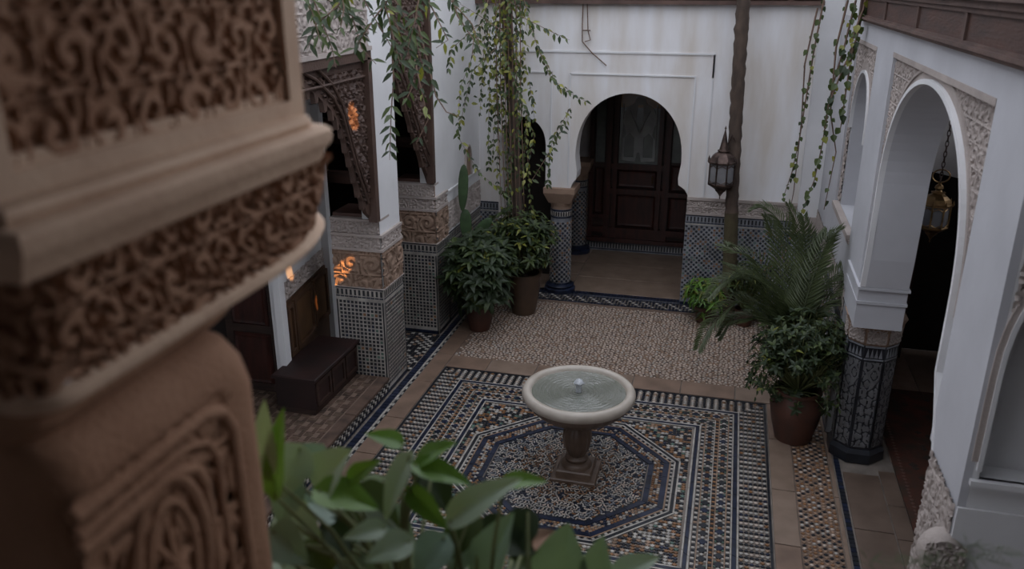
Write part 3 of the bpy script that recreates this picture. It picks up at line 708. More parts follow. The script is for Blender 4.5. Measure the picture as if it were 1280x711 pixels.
# thick piers below the arches
def pier(name, y0, y1, x1, label):
    p = thing(name, ((XL+x1)/2, (y0+y1)/2, 0), label, 'pillar')
    MB().box((x1, y0, 0), (XL-.001, y1, 2.08)).build('core', 'stucco_brown', p)
    fy = lambda u, v, q: (u, y0-.006-q, v); fx = lambda u, v, q: (XL+.006+q, u, v)
    dado_tiles(fy, x1, XL+.004, .0, 1.28, p, 'grid', 'front_tiles'); dado_tiles(fx, y0, y1, 0, 1.28, p, 'grid', 'side_tiles')
    relief('carved_scrolls', lambda u, v, q: (u, y0-.004-q, v), x1, XL, 1.29, 1.72, .010, .24, .022, 'stucco_brown', p)
    relief('carved_scrolls', lambda u, v, q: (XL+.004+q, u, v), y0, y1, 1.29, 1.72, .010, .24, .022, 'stucco_brown', p)
    relief('carved_band', lambda u, v, q: (u, y0-.004-q, v), x1, XL, 1.75, 1.88, .009, .13, .016, 'stucco', p)
    relief('carved_band', lambda u, v, q: (u, y0-.004-q, v), x1, XL, 1.92, 2.06, .009, .10, .016, 'stucco', p)
    relief('carved_band', lambda u, v, q: (XL+.004+q, u, v), y0, y1, 1.75, 1.88, .009, .13, .016, 'stucco', p)
    mb = MB()
    for z0, z1 in ((1.72, 1.75), (1.885, 1.915), (1.28, 1.29)): mb.box((x1, y0-.03, z0), (XL+.03, y1, z1))
    mb.box((x1, y0-.025, 2.06), (XL+.002, y1-.3, 2.085)); mb.build('moulding', 'stucco', p)
    mb = MB().box((x1, y0+.06, 2.085), (XL-.22, y1-.1, 2.12)); mb.build('shoulder_board', 'wood_beam', p)
    return p
pier('tiled_pillar', 8.03, 8.6, -4.18, 'square pillar in chequered zellige with carved stucco top, nearest one left of the kerb')
pier('tiled_pillar', 9.8, 10.25, -4.14, 'square pillar in chequered zellige beside the leafy pots in the left corner')
dado_tiles(fX(XL+.006), 10.25, 11.78, 0, 1.3, wl, 'grid')
relief('carved_band', fX(XL+.002), 10.25, 11.78, 1.33, 1.72, .014, .18, .016, 'stucco', wl)
MB().box((XL, 10.2, 1.86), (XL+.02, 11.79, 1.885)).build('dado_moulding', 'plaster', wl)
# small blind arch near the corner
sa = arch(11.2, .11, 2.1, 2.32, 6); MB().extr([[(11.09, 1.9)]+sa+[(11.31, 1.9)]], fX(XL), 0, .012).build('small_arch', 'stucco_brown', wl, fix=True)
ring([(11.09, 1.9)]+sa+[(11.31, 1.9)], 0, .03, fX(XL), 0, .03).build('small_arch_edge', 'stucco', wl, fix=True)
# raised floor of the left gallery
rf = MB().box((-6.0, 1.5, -.1), (XL-.0, 8.03, .19)).build('floor_raised', 'pebble_ground', kind='structure')
for k in range(7):
    a = 1.5+k*.93; MB().bbox((XL-.10, a+.004, .17), (XL+.03, min(8.02, a+.926), .205), .006).build('edging_board', 'brick', rf)
T = Tiles(lambda u, v, q: (u, v, .188+q))
L, W = .10, .03
for j in range(-2, 150):
    for i in range(-30, 10):
        bx = XL-1.2+i*L+(j*W) % (L*2) ; by = 4.6+j*W
        x0 = XL-.12-((i+30)*(L+.003)) ; 
        if i > -12 or by > 8.0: continue
        if (i+j//3) % 2: T.rect(x0-L, by, x0, by+W-.005, pick((TA, .5), (OR, .2), (CR, .3)))
        else: T.rect(x0-L*.5, by, x0-.003, by+W-.005, TA)
T.build('brick_paving', ['brick', 'brick', 'brick', 'brick', 'brick2', 'brick', 'brick', 'brick2'], rf, kind='stuff')
T = Tiles(lambda u, v, q: (XL+.012+q, u, v))
for j in range(125):
    y = 1.8+j*.05
    if y > 8.0: break
    T.rect(y, .01, y+.046, .035, BL)
    for k in range(3): T.rect(y+.004, .045+k*.045, y+.042, .082+k*.045, BK if (j+k) % 2 else WH)
T.build('riser_tiles', TM, rf, kind='stuff')
# gallery interior
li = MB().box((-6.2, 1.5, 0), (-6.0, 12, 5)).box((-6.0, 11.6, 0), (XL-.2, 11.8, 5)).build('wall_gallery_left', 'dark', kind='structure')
MB().box((-6.2, 1.5, 4.8), (XL-.1, 12.1, 5.0)).build('ceiling_gallery_left', 'wood', kind='structure')
for z in (2.35, 2.9): 
    pass
bm_ = MB().box((-5.9, 9.0, 2.22), (-4.2, 9.1, 2.36)).box((-5.9, 9.0, 2.9), (-4.2, 9.08, 3.0)).build('trim_3', 'wood_beam', kind='structure')
bm_ = MB().box((-5.9, 11.0, 2.3), (-3.85, 11.1, 2.45)).build('trim_4', 'wood_beam', kind='structure')
# partition with panelled wainscot
P0, P1 = Vector((-4.447, 7.26, 0)), Vector((-4.673, 8.79, 0)); dv = (P1-P0); LW = dv.length; dv.normalize(); nv = Vector((dv.y, -dv.x, 0))
fP = lambda u, v, q: tuple(P0+dv*u+nv*q+Vector((0, 0, v)))
wp = MB().extr([[(-.05, .2), (LW, .2), (LW, 4.6), (-.05, 4.6)]], fP, -.08, 0).build('wall_partition', 'plaster', kind='structure', fix=True)
relief('carved_frieze', lambda u, v, q: fP(u, v, .004+q), .06, LW-.06, 1.30, 1.50, .010, .14, .018, 'stucco', wp, okind=None)
mp_ = MB(); mp_.extr([[(-.10, .2), (.05, .2), (.05, 1.9), (-.10, 1.9)]], fP, -.02, .05); mp_.extr([[(LW-.14, .2), (LW, .2), (LW, 3.2), (LW-.14, 3.2)]], fP, 0, .09)
mp_.build('white_jamb', 'plaster', wp, fix=True)
MB().extr([[(.05, .2), (LW-.14, .2), (LW-.14, 1.28), (.05, 1.28)]], fP, 0, .025).build('wainscot', 'wood_frame', wp, fix=True)
for a, b in ((.07, .24), (.28, .86), (.90, 1.38)):
    mb = MB()
    for i, q, m_ in ((0, .025, 0), (.03, .055, 0), (.06, .04, 0)): pass
    o = [(a, .66), (b, .66), (b, 1.25), (a, 1.25)]
    w_ = b-a; i1 = min(.05, w_*.2)
    inner = [(a+i1, .70+.02), (a+i1+.02, .70), (b-i1-.02, .70), (b-i1, .72), (b-i1, 1.19), (b-i1-.02, 1.21), (a+i1+.02, 1.21), (a+i1, 1.19)]
    mb.extr([o, inner], fP, .025, .06); f_ = mb.build('wainscot_panel', 'wood_frame', wp, fix=True)
    MB().extr([[(p[0]+(.02 if p[0] < (a+b)/2 else -.02), p[1]+(.02 if p[1] < .95 else -.02)) for p in inner]], fP, .025, .04).build('panel_field', 'wood_olive', f_, fix=True)
# dark door left of the partition
d3 = MB().box((-5.2, 7.35, .2), (-4.55, 7.41, 3.0)).build('door_3', 'wood', kind='structure')
for z0, z1 in ((.3, .9), (1.0, 1.7), (1.8, 2.8)): rpanel(-5.1, -4.65, z0, z1, 'wood_red', y=7.35, par=d3)
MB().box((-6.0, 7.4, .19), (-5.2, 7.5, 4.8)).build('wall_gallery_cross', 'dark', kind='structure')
# chest
ch = thing('wooden_chest', (-4.2, 7.5, .2), 'dark red-brown wooden chest standing under the panelled partition on the left', 'chest')
chb = MB().bbox((-4.42, 6.97, .26), (-3.96, 8.0, .60), .004).build('body', 'chest', ch)
MB().box((-4.42, 6.98, .2), (-3.98, 7.98, .26)).build('plinth', 'wood', ch)
MB().bbox((-4.44, 6.93, .60), (-3.93, 8.02, .64), .01).build('lid', 'chest', ch)
for a, b in ((7.0, 7.32), (7.35, 7.66), (7.69, 7.98)):
    MB().extr([[(a, .29), (b, .29), (b, .57), (a, .57)], [(a+.04, .33), (b-.04, .33), (b-.04, .53), (a+.04, .53)]], fX(-3.96), 0, .014).build('panel_frame', 'wood', chb, fix=True)
# upper gallery the viewer stands on, and the planter at its edge
MB().box((-3.58, -2, 2.80), (1.25, 1.62, 2.95)).build('floor_gallery', 'travertine2', kind='structure')
MB().box((-3.8, -2.1, 0), (4.2, -2, 7)).build('wall_front', 'plaster', kind='structure')
MB().box((1.3, -2, 0), (1.5, 1.62, 3.2)).build('wall_gallery_near', 'plaster', kind='structure')
# ================================================================== fountain
FC = (-1.165, 6.92, 0)
fo = thing('marble_fountain', FC, 'pale marble pedestal fountain with gadrooned round basin on the octagonal mosaic', 'fountain')
gad = lambda a, z: 1+.022*abs(sin(a*14))
MB().lathe([(.09, .62), (.16, .60), (.28, .635), (.40, .70), (.475, .775), (.495, .83)], FC, 168, mod=gad).build('basin', 'marble_brown', fo, smooth=True)
MB().lathe([(.490, .815), (.515, .82), (.535, .845), (.537, .88), (.520, .910), (.49, .922), (.462, .915), (.447, .895), (.44, .87), (.35, .80), (.2, .75), (0.001, .74)], FC, 72).build('rim', 'marble', fo, smooth=True)
MB().lathe([(.085, .645), (.075, .60), (.105, .56), (.11, .50)], FC, 96, mod=lambda a, z: 1+.03*abs(sin(a*8))).lathe([(.085, .56), (.125, .47), (.135, .40), (.12, .30), (.085, .22), (.075, .20)], FC, 96, mod=lambda a, z: 1+.07*abs(sin(a*6))).build('pedestal', 'marble_brown', fo, smooth=True)
MB().lathe([(.075, .215), (.10, .205), (.115, .18), (.105, .15), (.13, .14), (.15, .11), (.15, .085)], FC, 32).build('pedestal_ring', 'marble_brown', fo, smooth=True)
pl = MB().bbox((FC[0]-.17, FC[1]-.17, .03), (FC[0]+.17, FC[1]+.17, .10), .012).bbox((FC[0]-.22, FC[1]-.22, -.005), (FC[0]+.22, FC[1]+.22, .035), .01); pl.build('plinth', 'marble_brown', fo)
wm_ = bpy.data.materials.new('basin_water'); wm_.use_nodes = True; nt = wm_.node_tree; b = nt.nodes['Principled BSDF']
b.inputs['Base Color'].default_value = (.12, .13, .10, 1); b.inputs['Roughness'].default_value = .12; b.inputs['Transmission Weight'].default_value = .25; b.inputs['IOR'].default_value = 1.33
n2 = nt.nodes.new('ShaderNodeTexNoise'); n2.inputs['Scale'].default_value = 9
bp = nt.nodes.new('ShaderNodeBump'); bp.inputs['Strength'].default_value = .35; bp.inputs['Distance'].default_value = .02; nt.links.new(n2.outputs[0], bp.inputs['Height']); nt.links.new(bp.outputs[0], b.inputs['Normal'])
M['water'] = wm_
wt = MB(); prof = [(.001+i*.0075, .882+.0035*sin(i*1.15)*math.exp(-i/26)) for i in range(60)]
wt.lathe(prof, FC, 64).build('water', 'water', fo, smooth=True)
jm = mat('jet_foam', (.75, .78, .82), .15, var=.1, scale=30, bump=1, bscale=60, trans=.4); M['foam'] = jm
MB().lathe([(.028, .87), (.026, .92), (.03, .95), (.045, .962), (.05, .975), (.038, .992), (.022, 1.008), (.001, 1.014)], FC, 20, mod=lambda a, z: 1+.12*sin(a*5+z*60)).build('water_jet', 'foam', fo, smooth=True)
# ================================================================== lanterns
def lantern(root, c, s, n, mm, chain_top=None, style=0):
    x, y, z = c; a0 = pi/n
    L = lambda prof, k=n, mod=None: MB().lathe([(r*s, h*s) for r, h in prof], c, k, a0=a0, mod=mod)
    L([(.001, -.74), (.02, -.70), (.012, -.66), (.045, -.60), (.10, -.53), (.14, -.50), (.15, -.46), (.21, -.42), (.30, -.36), (.36, -.33), (.37, -.29), (.34, -.27)]).build('base_finial', mm, root)
    L([(.33, -.28), (.33, .24)]).build('glass_panes', 'glass', root)
    for k in range(n):
        a = a0+2*pi*k/n; p = MB(); r_ = .345*s
        p.tube([(x+r_*cos(a), y+r_*sin(a), z-.29*s), (x+r_*cos(a), y+r_*sin(a), z+.26*s)], .022*s, 6)
        a2 = a+2*pi/n; q0 = Vector((x+r_*cos(a), y+r_*sin(a), 0)); q1 = Vector((x+r_*cos(a2), y+r_*sin(a2), 0)); mid = (q0+q1)/2
        for hh in (.14, -.20):
            p.tube([tuple(q0+Vector((0, 0, z+hh*s))), tuple(mid+Vector((0, 0, z+(hh+.07*(1 if hh > 0 else -1))*s))), tuple(q1+Vector((0, 0, z+hh*s)))], .012*s, 5)
        p.build('cage_bar', mm, root)
    L([(.34, .23), (.39, .25), (.39, .29), (.36, .31), (.35, .33), (.30, .42), (.22, .49), (.15, .53), (.13, .55), (.17, .56), (.17, .58), (.12, .60)]).build('dome', mm, root)
    if style == 0: L([(.13, .58), (.10, .72), (.06, .90), (.02, 1.08), (.012, 1.12), (.03, 1.15), (.001, 1.22)]).build('spire', mm, root); top = 1.2
    else: L([(.10, .58), (.07, .63), (.11, .68), (.09, .74), (.04, .78), (.02, .82)]).build('spire', mm, root); top = .82
    for k in range(n):
        a = a0+2*pi*k/n; q = MB(); q.lathe([(.001*s, .42*s), (.018*s, .36*s), (.03*s, .31*s), (.02*s, .27*s)], (x+.385*s*cos(a), y+.385*s*sin(a), z), 6); q.build('corner_finial', mm, root)
    if style:
        rg = MB(); rg.tube([(x+.20*s*cos(t), y, z+(.98+.16*sin(t))*s) for t in [i*2*pi/20 for i in range(21)]], .018*s, 6); rg.build('carry_ring', mm, root)
    if chain_top:
        A = Vector((x, y, z+top*s)); B = Vector(chain_top); n_ = int((B-A).length/(.05)); 
        for i in range(n_):
            p = A.lerp(B, (i+.5)/n_); q = MB(); hh = .034; ww = .014
            ux = (1, 0) if i % 2 else (0, 1)
            q.tube([(p.x+ux[0]*ww*cos(t), p.y+ux[1]*ww*cos(t), p.z+hh*sin(t)) for t in [k*2*pi/10 for k in range(11)]], .005, 5, cap=False)
            q.build('chain_link', 'tin', root)
LR = ray(1168, 268, 8.3)
lr = thing('hanging_lantern', (LR.x, LR.y, LR.z-.3), 'brass lantern hanging on a long chain inside the big right arch', 'lantern')
lantern(lr, tuple(LR), .40, 8, 'brass', (LR.x, LR.y, 4.13), 1)
LT = Vector((-.05, 11.12, 2.16))
lt = thing('trunk_lantern', (LT.x, LT.y, LT.z-.3), 'dark tin lantern with pointed spire fixed to the slim palm trunk', 'lantern')
lantern(lt, tuple(LT), .50, 8, 'tin')
MB().tube([(LT.x+.02, LT.y, LT.z+.60*.5), (LT.x+.09, LT.y, LT.z+.50), (LT.x+.13, LT.y+.01, LT.z+.42)], .012, 6).build('bracket', 'tin', lt)
# ================================================================== plants
def rv(s=1.0): return Vector((random.uniform(-s, s), random.uniform(-s, s), random.uniform(-s, s)))
def pot(root, c, prof, m, name='pot', n=32):
    MB().lathe(prof, c, n).build(name, m, root, smooth=True)
    r = prof[-1][0]-.02; MB().lathe([(.001, prof[-1][1]-.05), (r, prof[-1][1]-.06)], c, 24).build('soil', 'soil', root)
def potprof(r0, r1, r2, h): return [(.01, 0), (r0, 0), (r0*1.03, .02), (r0+(r1-r0)*.6, h*.35), (r1, h*.7), (r2*.97, h*.93), (r2*1.06, h*.94), (r2*1.06, h), (r2*.93, h), (r2*.92, h*.9)]
def bush(root, c, rad, n_stems, per, L, W, mi_p, base, mats=('leaf_dark', 'leaf_mid', 'leaf_yellow'), whorl=7, droop=.3, name='foliage'):
    mb = MB(); stm = MB(); c = Vector(c); rad = Vector(rad)
    for i in range(n_stems):
        u = rv().normalized(); u.z = abs(u.z)*1.0 if rr() < .75 else u.z
        k = (.45+.55*rr()**.5); tip = c+Vector((u.x*rad.x, u.y*rad.y, u.z*rad.z))*k
        mid = Vector(base).lerp(tip, .55)+rv(.05)
        stm.tube([base, mid, tip], [.009, .006, .004], 4)
        d = (tip-mid).normalized()
        for q in range(per):
            t = q/max(1, per-1); p = mid.lerp(tip, .35+.65*t)
            for w_ in range(whorl if q == per-1 else max(2, whorl//2)):
                a = 2*pi*w_/whorl+i+q; _, e1, e2 = orth(d); o = (e1*cos(a)+e2*sin(a))
                dirn = (o*(.9)+d*(.35+.3*rr())+rv(.18)); l = L*random.uniform(.65, 1.1)
                mb.leaf(p, dirn, (d+Vector((0, 0, .6))), l, W*l/L, pick(*mi_p), droop=droop*random.uniform(.5, 1.5), n=3)
    mb.build(name, list(mats), root, kind='stuff'); stm.build('stems', 'stem', root, kind='stuff')
# left corner: leafy shrub in a low terracotta pot
c = (-3.12, 10.12, 0); s1_ = thing('potted_shrub', c, 'bushy dark green shrub in a low terracotta pot next to the left pillar', 'plant')
pot(s1_, c, potprof(.14, .19, .19, .36), 'terracotta')
bush(s1_, (-3.08, 9.98, .86), (.46, .46, .56), 150, 3, .18, .075, ((0, .80), (1, .19), (2, .01)), (-3.12, 10.12, .32), droop=.4)
# big pot with climber trunk
c = (-2.68, 10.88, 0); bp_ = thing('potted_tree', c, 'slim tree wrapped in yellow-green creeper rising from the tall brown pot', 'tree')
pot(bp_, c, potprof(.17, .24, .25, .62), 'glazed_brown')
bush(bp_, (-2.72, 10.85, 1.10), (.52, .45, .50), 120, 3, .14, .045, ((0, .5), (1, .42), (2, .08)), (-2.68, 10.88, .58), droop=.35)
tr = [(-2.70, 10.9, .5), (-2.78, 10.95, 1.2), (-2.84, 11.02, 2.2), (-2.93, 11.1, 3.2), (-3.0, 11.1, 4.4), (-3.02, 11.1, 5.2)]
MB().tube(tr, [.075, .075, .072, .07, .075, .08], 10).build('trunk', 'bark', bp_, smooth=True)
def strand(mb, stm, pts, gap, L, W, mip, rad=.004, pend=.6, pair=2, tmi=0):
    P = [Vector(p) for p in pts]; stm.tube(P, [rad*(1.2-.8*i/(len(P)-1)) for i in range(len(P))], 4, tmi)
    for a, b in zip(P, P[1:]):
        n = max(1, int((b-a).length/gap)); d = (b-a).normalized(); _, e1, e2 = orth(d)
        for i in range(n):
            p = a.lerp(b, (i+rr()*.5)/n); a0_ = rr()*6.28
            for k in range(pair):
                an = a0_+k*pi+rr()*.6; o = e1*cos(an)+e2*sin(an)
                l = L*random.uniform(.6, 1.15); mb.leaf(p, o*.8+d*.45+Vector((0, 0, -pend))+rv(.2), o*.3+Vector((rr()-.5, -1, .8)), l, W*l/L, pick(*mip), droop=.2, n=3)
mb = MB(); stm = MB()
for k in range(24):            # hanging creeper around the trunk
    z0 = random.uniform(2.3, 4.9); x0 = -2.98+random.uniform(-.32, .34); y0 = 11.0+random.uniform(-.25, .15); l = random.uniform(.5, 1.5)
    x1 = x0+random.uniform(-.12, .15)
    strand(mb, stm, [(x0, y0, z0), (x0*.5+x1*.5, y0-.05, z0-l*.5), (x1, y0-.04, max(.9, z0-l))], .075, .085, .042, ((0, .30), (1, .40), (2, .30)))
for k in range(7):
    x0 = -3.1+k*.055; strand(mb, stm, [(x0, 10.95, 4.9), (x0+.03, 10.9, 3.2), (x0+.1, 10.8, 1.9), (x0+.12, 10.8, 1.2)], .22, .08, .04, ((0, .4), (1, .3), (2, .3)), rad=.008)
def pxy(L_, Y): return [_aty(x, y, Y) for x, y in L_]
def _aty(x, y, Y):
    a = ray(x, y, 1)-Vector((0, 0, H)); return tuple(Vector((0, 0, H))+a*(Y/a.y))
def pxs(L_, d): return [tuple(ray(x, y, d)) for x, y in L_]
for pts, d in (([(655, 0), (672, 60), (700, 110), (735, 128)], 10.6), ([(650, 20), (690, 40), (712, 50)], 10.4), ([(610, 0), (595, 60), (575, 110), (572, 165)], 10.3), ([(620, 60), (590, 90), (572, 170), (598, 215), (640, 250)], 10.5), ([(713, 135), (690, 175), (684, 235)], 10.9), ([(665, 225), (690, 185), (715, 140)], 10.9), ([(672, 60), (690, 100), (716, 115)], 10.5), ([(630, 40), (600, 20), (575, 5)], 10.0), ([(620, 40), (650, 120), (668, 170), (655, 230)], 10.5), ([(600, 30), (565, 60), (560, 90)], 10.0)):
    strand(mb, stm, pxs(pts, d), .07, .10, .042, ((0, .35), (1, .45), (2, .2)))
for k in range(420):
    p = Vector((-2.98+random.gauss(0, .17), 10.98+random.gauss(0, .12), random.uniform(2.9, 5.1))); l = random.uniform(.06, .11)
    mb.leaf(p, rv()+Vector((0, 0, -.7)), rv()+Vector((0, -1, .8)), l, l*.5, pick((0, .15), (1, .35), (2, .5)), droop=.3)
mb.build('creeper_leaves', ['leaf_dark', 'leaf_mid', 'leaf_yellow'], bp_, kind='stuff'); stm.build('creeper_stems', 'twig', bp_, kind='stuff')
# prickly pear
c = (-3.36, 10.62, 0); pc = thing('prickly_pear', c, 'prickly pear cactus with one tall upright pad behind the leafy shrub', 'cactus')
pot(pc, (-3.36, 10.62, 0), potprof(.12, .15, .15, .3), 'terracotta')
def pad(c, w_, h, tilt, yaw):
    mb = MB(); n = 16; mb.lathe([(sin(pi*i/8)*.5*(.75+.35*i/8) if 0 < i < 8 else .001, -cos(pi*i/8)*.5) for i in range(9)], (0, 0, 0), n)
    R = Matrix.Rotation(yaw, 4, 'Z')@Matrix.Rotation(tilt, 4, 'Y')
    mb.v = [tuple(Vector(c)+R@Vector((v[0]*w_, v[1]*.035, v[2]*h+h/2))) for v in mb.v]; mb.build('pad', 'cactus', pc, smooth=True)
pad((-3.36, 10.62, .22), .20, .5, .05, .4); pad((-3.38, 10.6, .68), .22, .55, -.06, .2); pad((-3.42, 10.55, 1.12), .18, .46, -.04, .5); pad((-3.46, 10.5, 1.55), .15, .66, .05, .35); pad((-3.36, 10.62, 1.15), .16, .40, .75, .1); pad((-3.30, 10.6, .75), .18, .45, .6, .4)
# slim trunk with mossy foot and bright plants
tk = thing('palm_trunk', (.06, 11.2, 0), 'tall slim bare trunk with mossy foot standing before the white far wall', 'tree')
pts = [(.19, 11.2, 0), (.17, 11.2, .8), (.12, 11.22, 1.6), (.085, 11.25, 2.4), (.055, 11.3, 3.2), (.03, 11.32, 4.2), (.01, 11.35, 5.2)]
MB().tube(pts[:3], [.105, .10, .092], 14).build('mossy_foot', 'bark_moss', tk, smooth=True)
q = []; 
for i in range(60):
    t = i/59; z = 1.58+t*3.6; q.append((np.interp(z, [1.6, 2.4, 3.2, 4.2, 5.2], [.12, .085, .055, .03, .01])+.006*sin(i*1.9), 11.22+t*.12, z))
MB().tube(q, [.084+.003*sin(i*2.3)+(.008 if i % 13 == 0 else 0) for i in range(60)], 12).build('trunk', 'bark', tk, smooth=True)
c = (-.13, 11.18, 0); sp = thing('potted_fern', c, 'small pot of bright green bushy leaves at the foot of the slim trunk', 'plant')
pot(sp, c, potprof(.10, .13, .14, .24), 'terracotta')
bush(sp, (-.14, 11.16, .36), (.30, .24, .26), 60, 2, .15, .035, ((0, .15), (1, .6), (2, .25)), (-.13, 11.18, .2), mats=('leaf_dark', 'leaf_bright', 'leaf_yellow'), droop=.6)
c = (.42, 11.2, 0); sp2 = thing('potted_shrub', c, 'low green shrub right of the slim trunk, half hidden by palm fronds', 'plant')
pot(sp2, c, potprof(.10, .13, .14, .24), 'terracotta')
bush(sp2, (.42, 11.2, .5), (.38, .26, .45), 70, 2, .12, .03, ((0, .5), (1, .45), (2, .05)), (.42, 11.2, .2), droop=.4)
# palm in the big terracotta jar
PX, PY = .92, 8.15
pp = thing('potted_palm', (PX, PY, 0), 'feathery palm with trailing shrub in a rounded terracotta jar by the right column', 'plant')
pot(pp, (PX, PY, 0), potprof(.18, .27, .22, .58), 'terracotta')
bush(pp, (PX+.0, PY+.02, .86), (.54, .50, .60), 300, 4, .080, .036, ((0, .72), (1, .27), (2, .01)), (PX, PY, .54), whorl=5, droop=.3)
mb = MB(); stm = MB()
for k in range(14):
    a = rr()*6.28; b0 = Vector((PX+cos(a)*.28, PY+sin(a)*.28, .85)); strand(mb, stm, [b0, b0+Vector((cos(a)*.18, sin(a)*.18, -.05)), b0+Vector((cos(a)*.24, sin(a)*.24, -.32))], .05, .07, .03, ((0, .7), (1, .3)))
mb.build('trailing_leaves', ['leaf_dark', 'leaf_mid'], pp, kind='stuff'); stm.build('trailing_stems', 'stem', pp, kind='stuff')
def frond(pts, wd, m='frond', n=58, par=None, lw=.026, sr=.011):
    P = [Vector(p) for p in pts]; mb = MB(); Q = []
    def at(t):
        s_ = t*(len(P)-1); i = min(int(s_), len(P)-2); f = s_-i
        p0 = P[max(i-1, 0)]; p1 = P[i]; p2 = P[i+1]; p3 = P[min(i+2, len(P)-1)]
        return .5*((2*p1)+(p2-p0)*f+(2*p0-5*p1+4*p2-p3)*f*f+(3*p1-p0-3*p2+p3)*f**3)
    mb.tube([at(i/20) for i in range(21)], [sr*(1-i/24) for i in range(21)], 5)
    for i in range(n):
        t = .12+.87*i/(n-1); p = at(t); d = (at(min(1, t+.02))-at(t-.02)).normalized()
        side = d.cross(Vector((0, 0, 1))); side = side.normalized() if side.length > .05 else Vector((1, 0, 0)); up = side.cross(d)
        l = wd*(.55+.6*sin(pi*min(1, t*.8+.15)))*(1-.45*max(0, t-.75)/.25)
        for sg in (-1, 1):
            mb.leaf(p, side*sg*.8+d*.75+up*.28+rv(.06), up, l, lw, 0, fold=.5, droop=.22, n=2)
    return mb.build('palm_frond' if par is None else 'fern_frond', m, par or pp)
base = (PX, PY+.05, .95)
for pl_ in ([(955, 395), (925, 378), (890, 405), (873, 436)], [(965, 390), (948, 330), (912, 312), (908, 308)], [(975, 380), (985, 300), (960, 262), (940, 262)], [(985, 385), (968, 300), (955, 270)],
            [(1000, 380), (1010, 320), (1004, 270)], [(1005, 380), (1035, 350), (1070, 330), (1096, 320)], [(1000, 385), (1020, 330), (1035, 290)], [(1010, 395), (1050, 375), (1090, 385), (1100, 395)], [(985, 385), (950, 350), (905, 330)], [(990, 380), (1000, 300), (985, 255)], [(970, 385), (935, 350), (905, 352), (885, 372)], [(1005, 385), (1030, 310), (1052, 285)], [(960, 400), (920, 400), (900, 420)], [(1010, 400), (1055, 350), (1075, 345)]):
    n_ = len(pl_); d0 = 8.55; dd = random.uniform(-.35, .25)
    frond([base, tuple((Vector(base)+ray(*pl_[0], 8.55))/2)]+[tuple(ray(x, y, d0+dd*(i+1)/n_)) for i, (x, y) in enumerate(pl_)], .235)
# climbing creepers on the right
def vine(label, groups, loc, leafy=((0, .2), (1, .6), (2, .2)), L=.085, W=.07, gap=.08):
    v = thing('hanging_creeper', loc, label, 'climbing plant'); mb = MB(); stm = MB()
    for pts, d, gp in groups: strand(mb, stm, pxy(pts, d), gp, L, W, leafy, rad=.010, pair=1, pend=.7)
    mb.build('creeper_leaves', ['leaf_dark', 'leaf_mid', 'leaf_yellow'], v, kind='stuff'); stm.build('creeper_stems', 'twig', v, kind='stuff')
vine('thin leafy creeper hanging in front of the white wall, left of the other one', [([(1030, 0), (1018, 60), (1008, 120), (1000, 170), (990, 215), (978, 250)], 11.45, .065), ([(1022, 10), (1006, 80), (1002, 150), (992, 240), (985, 275)], 11.5, .2)], ray(985, 270, 10.9))
vine('thicker leafy creeper hanging at the edge of the right arcade', [([(1082, 0), (1070, 50), (1052, 90), (1036, 130), (1028, 180), (1018, 225), (1000, 270)], 9.45, .048), ([(1070, 0), (1055, 60), (1040, 110), (1030, 160)], 9.6, .05), ([(1066, 60), (1058, 110), (1050, 165)], 9.4, .05), ([(1060, 0), (1045, 60), (1038, 140), (1045, 190), (1030, 262)], 9.6, .15), ([(1080, 10), (1068, 40), (1060, 80)], 9.4, .045)], ray(1000, 275, 10.4), gap=.06)
# creeper spray entering from above, left
sy = thing('overhanging_branches', ray(487, 200, 5.6), 'leafy drooping branches entering from above in front of the left wooden arches', 'branch')
mb = MB(); stm = MB()
mats_ = ((0, .62), (1, .33), (2, .05))
for pts, d, gp in (([(430, -60), (455, 0), (490, 60), (520, 95)], 5.4, .07), ([(490, 60), (492, 100), (489, 140), (487, 200)], 5.6, .065), ([(380, -30), (400, 20), (415, 60), (420, 85)], 5.2, .05), ([(375, -20), (392, 20), (400, 50)], 5.0, .05), ([(400, -40), (440, 20), (452, 60), (470, 80)], 5.3, .05),
                   ([(460, -50), (500, 10), (520, 50), (530, 90)], 5.5, .05), ([(500, -50), (540, 10), (560, 50), (545, 60)], 5.7, .06), ([(480, 0), (510, 60), (515, 110), (505, 130)], 5.4, .05), ([(520, 20), (545, 120), (558, 140), (575, 146)], 5.8, .07),
                   ([(500, -20), (470, 20), (450, 50), (440, 70)], 5.2, .045), ([(560, -20), (572, 20), (592, 50), (590, 70)], 6.0, .06), ([(420, -40), (430, 10), (425, 40)], 5.0, .045), ([(530, -40), (520, 20), (510, 60)], 5.3, .045), ([(545, -20), (590, 30), (600, 60)], 6.2, .06), ([(470, -30), (485, 20), (500, 80)], 5.2, .04), ([(450, -30), (420, 10), (395, 30), (385, 60)], 5.1, .045), ([(400, -30), (410, 0), (440, 20), (460, 40)], 5.3, .045), ([(515, 60), (535, 150), (520, 180)], 6.3, .07)):
    strand(mb, stm, pxs(pts, d), gp, .105, .034, mats_, rad=.006, pend=.35)
mb.build('leaves', ['leaf_dark', 'leaf_mid', 'leaf_yellow'], sy, kind='stuff'); stm.build('twigs', 'twig', sy, kind='stuff')
# dry tendrils at the top of the far wall
td = MB()
for pts in ([(729, 0), (728, 30), (728, 52), (740, 66), (758, 82)], [(734, 0), (735, 38), (738, 50), (731, 52)], [(728, 38), (738, 38)]): td.tube(pxy(pts, 11.745), .008, 5)
o = td.build('dry_tendril', 'twig'); root_at_base(o, 'dry brown tendril dangling from the beam onto the white far wall', 'vine')
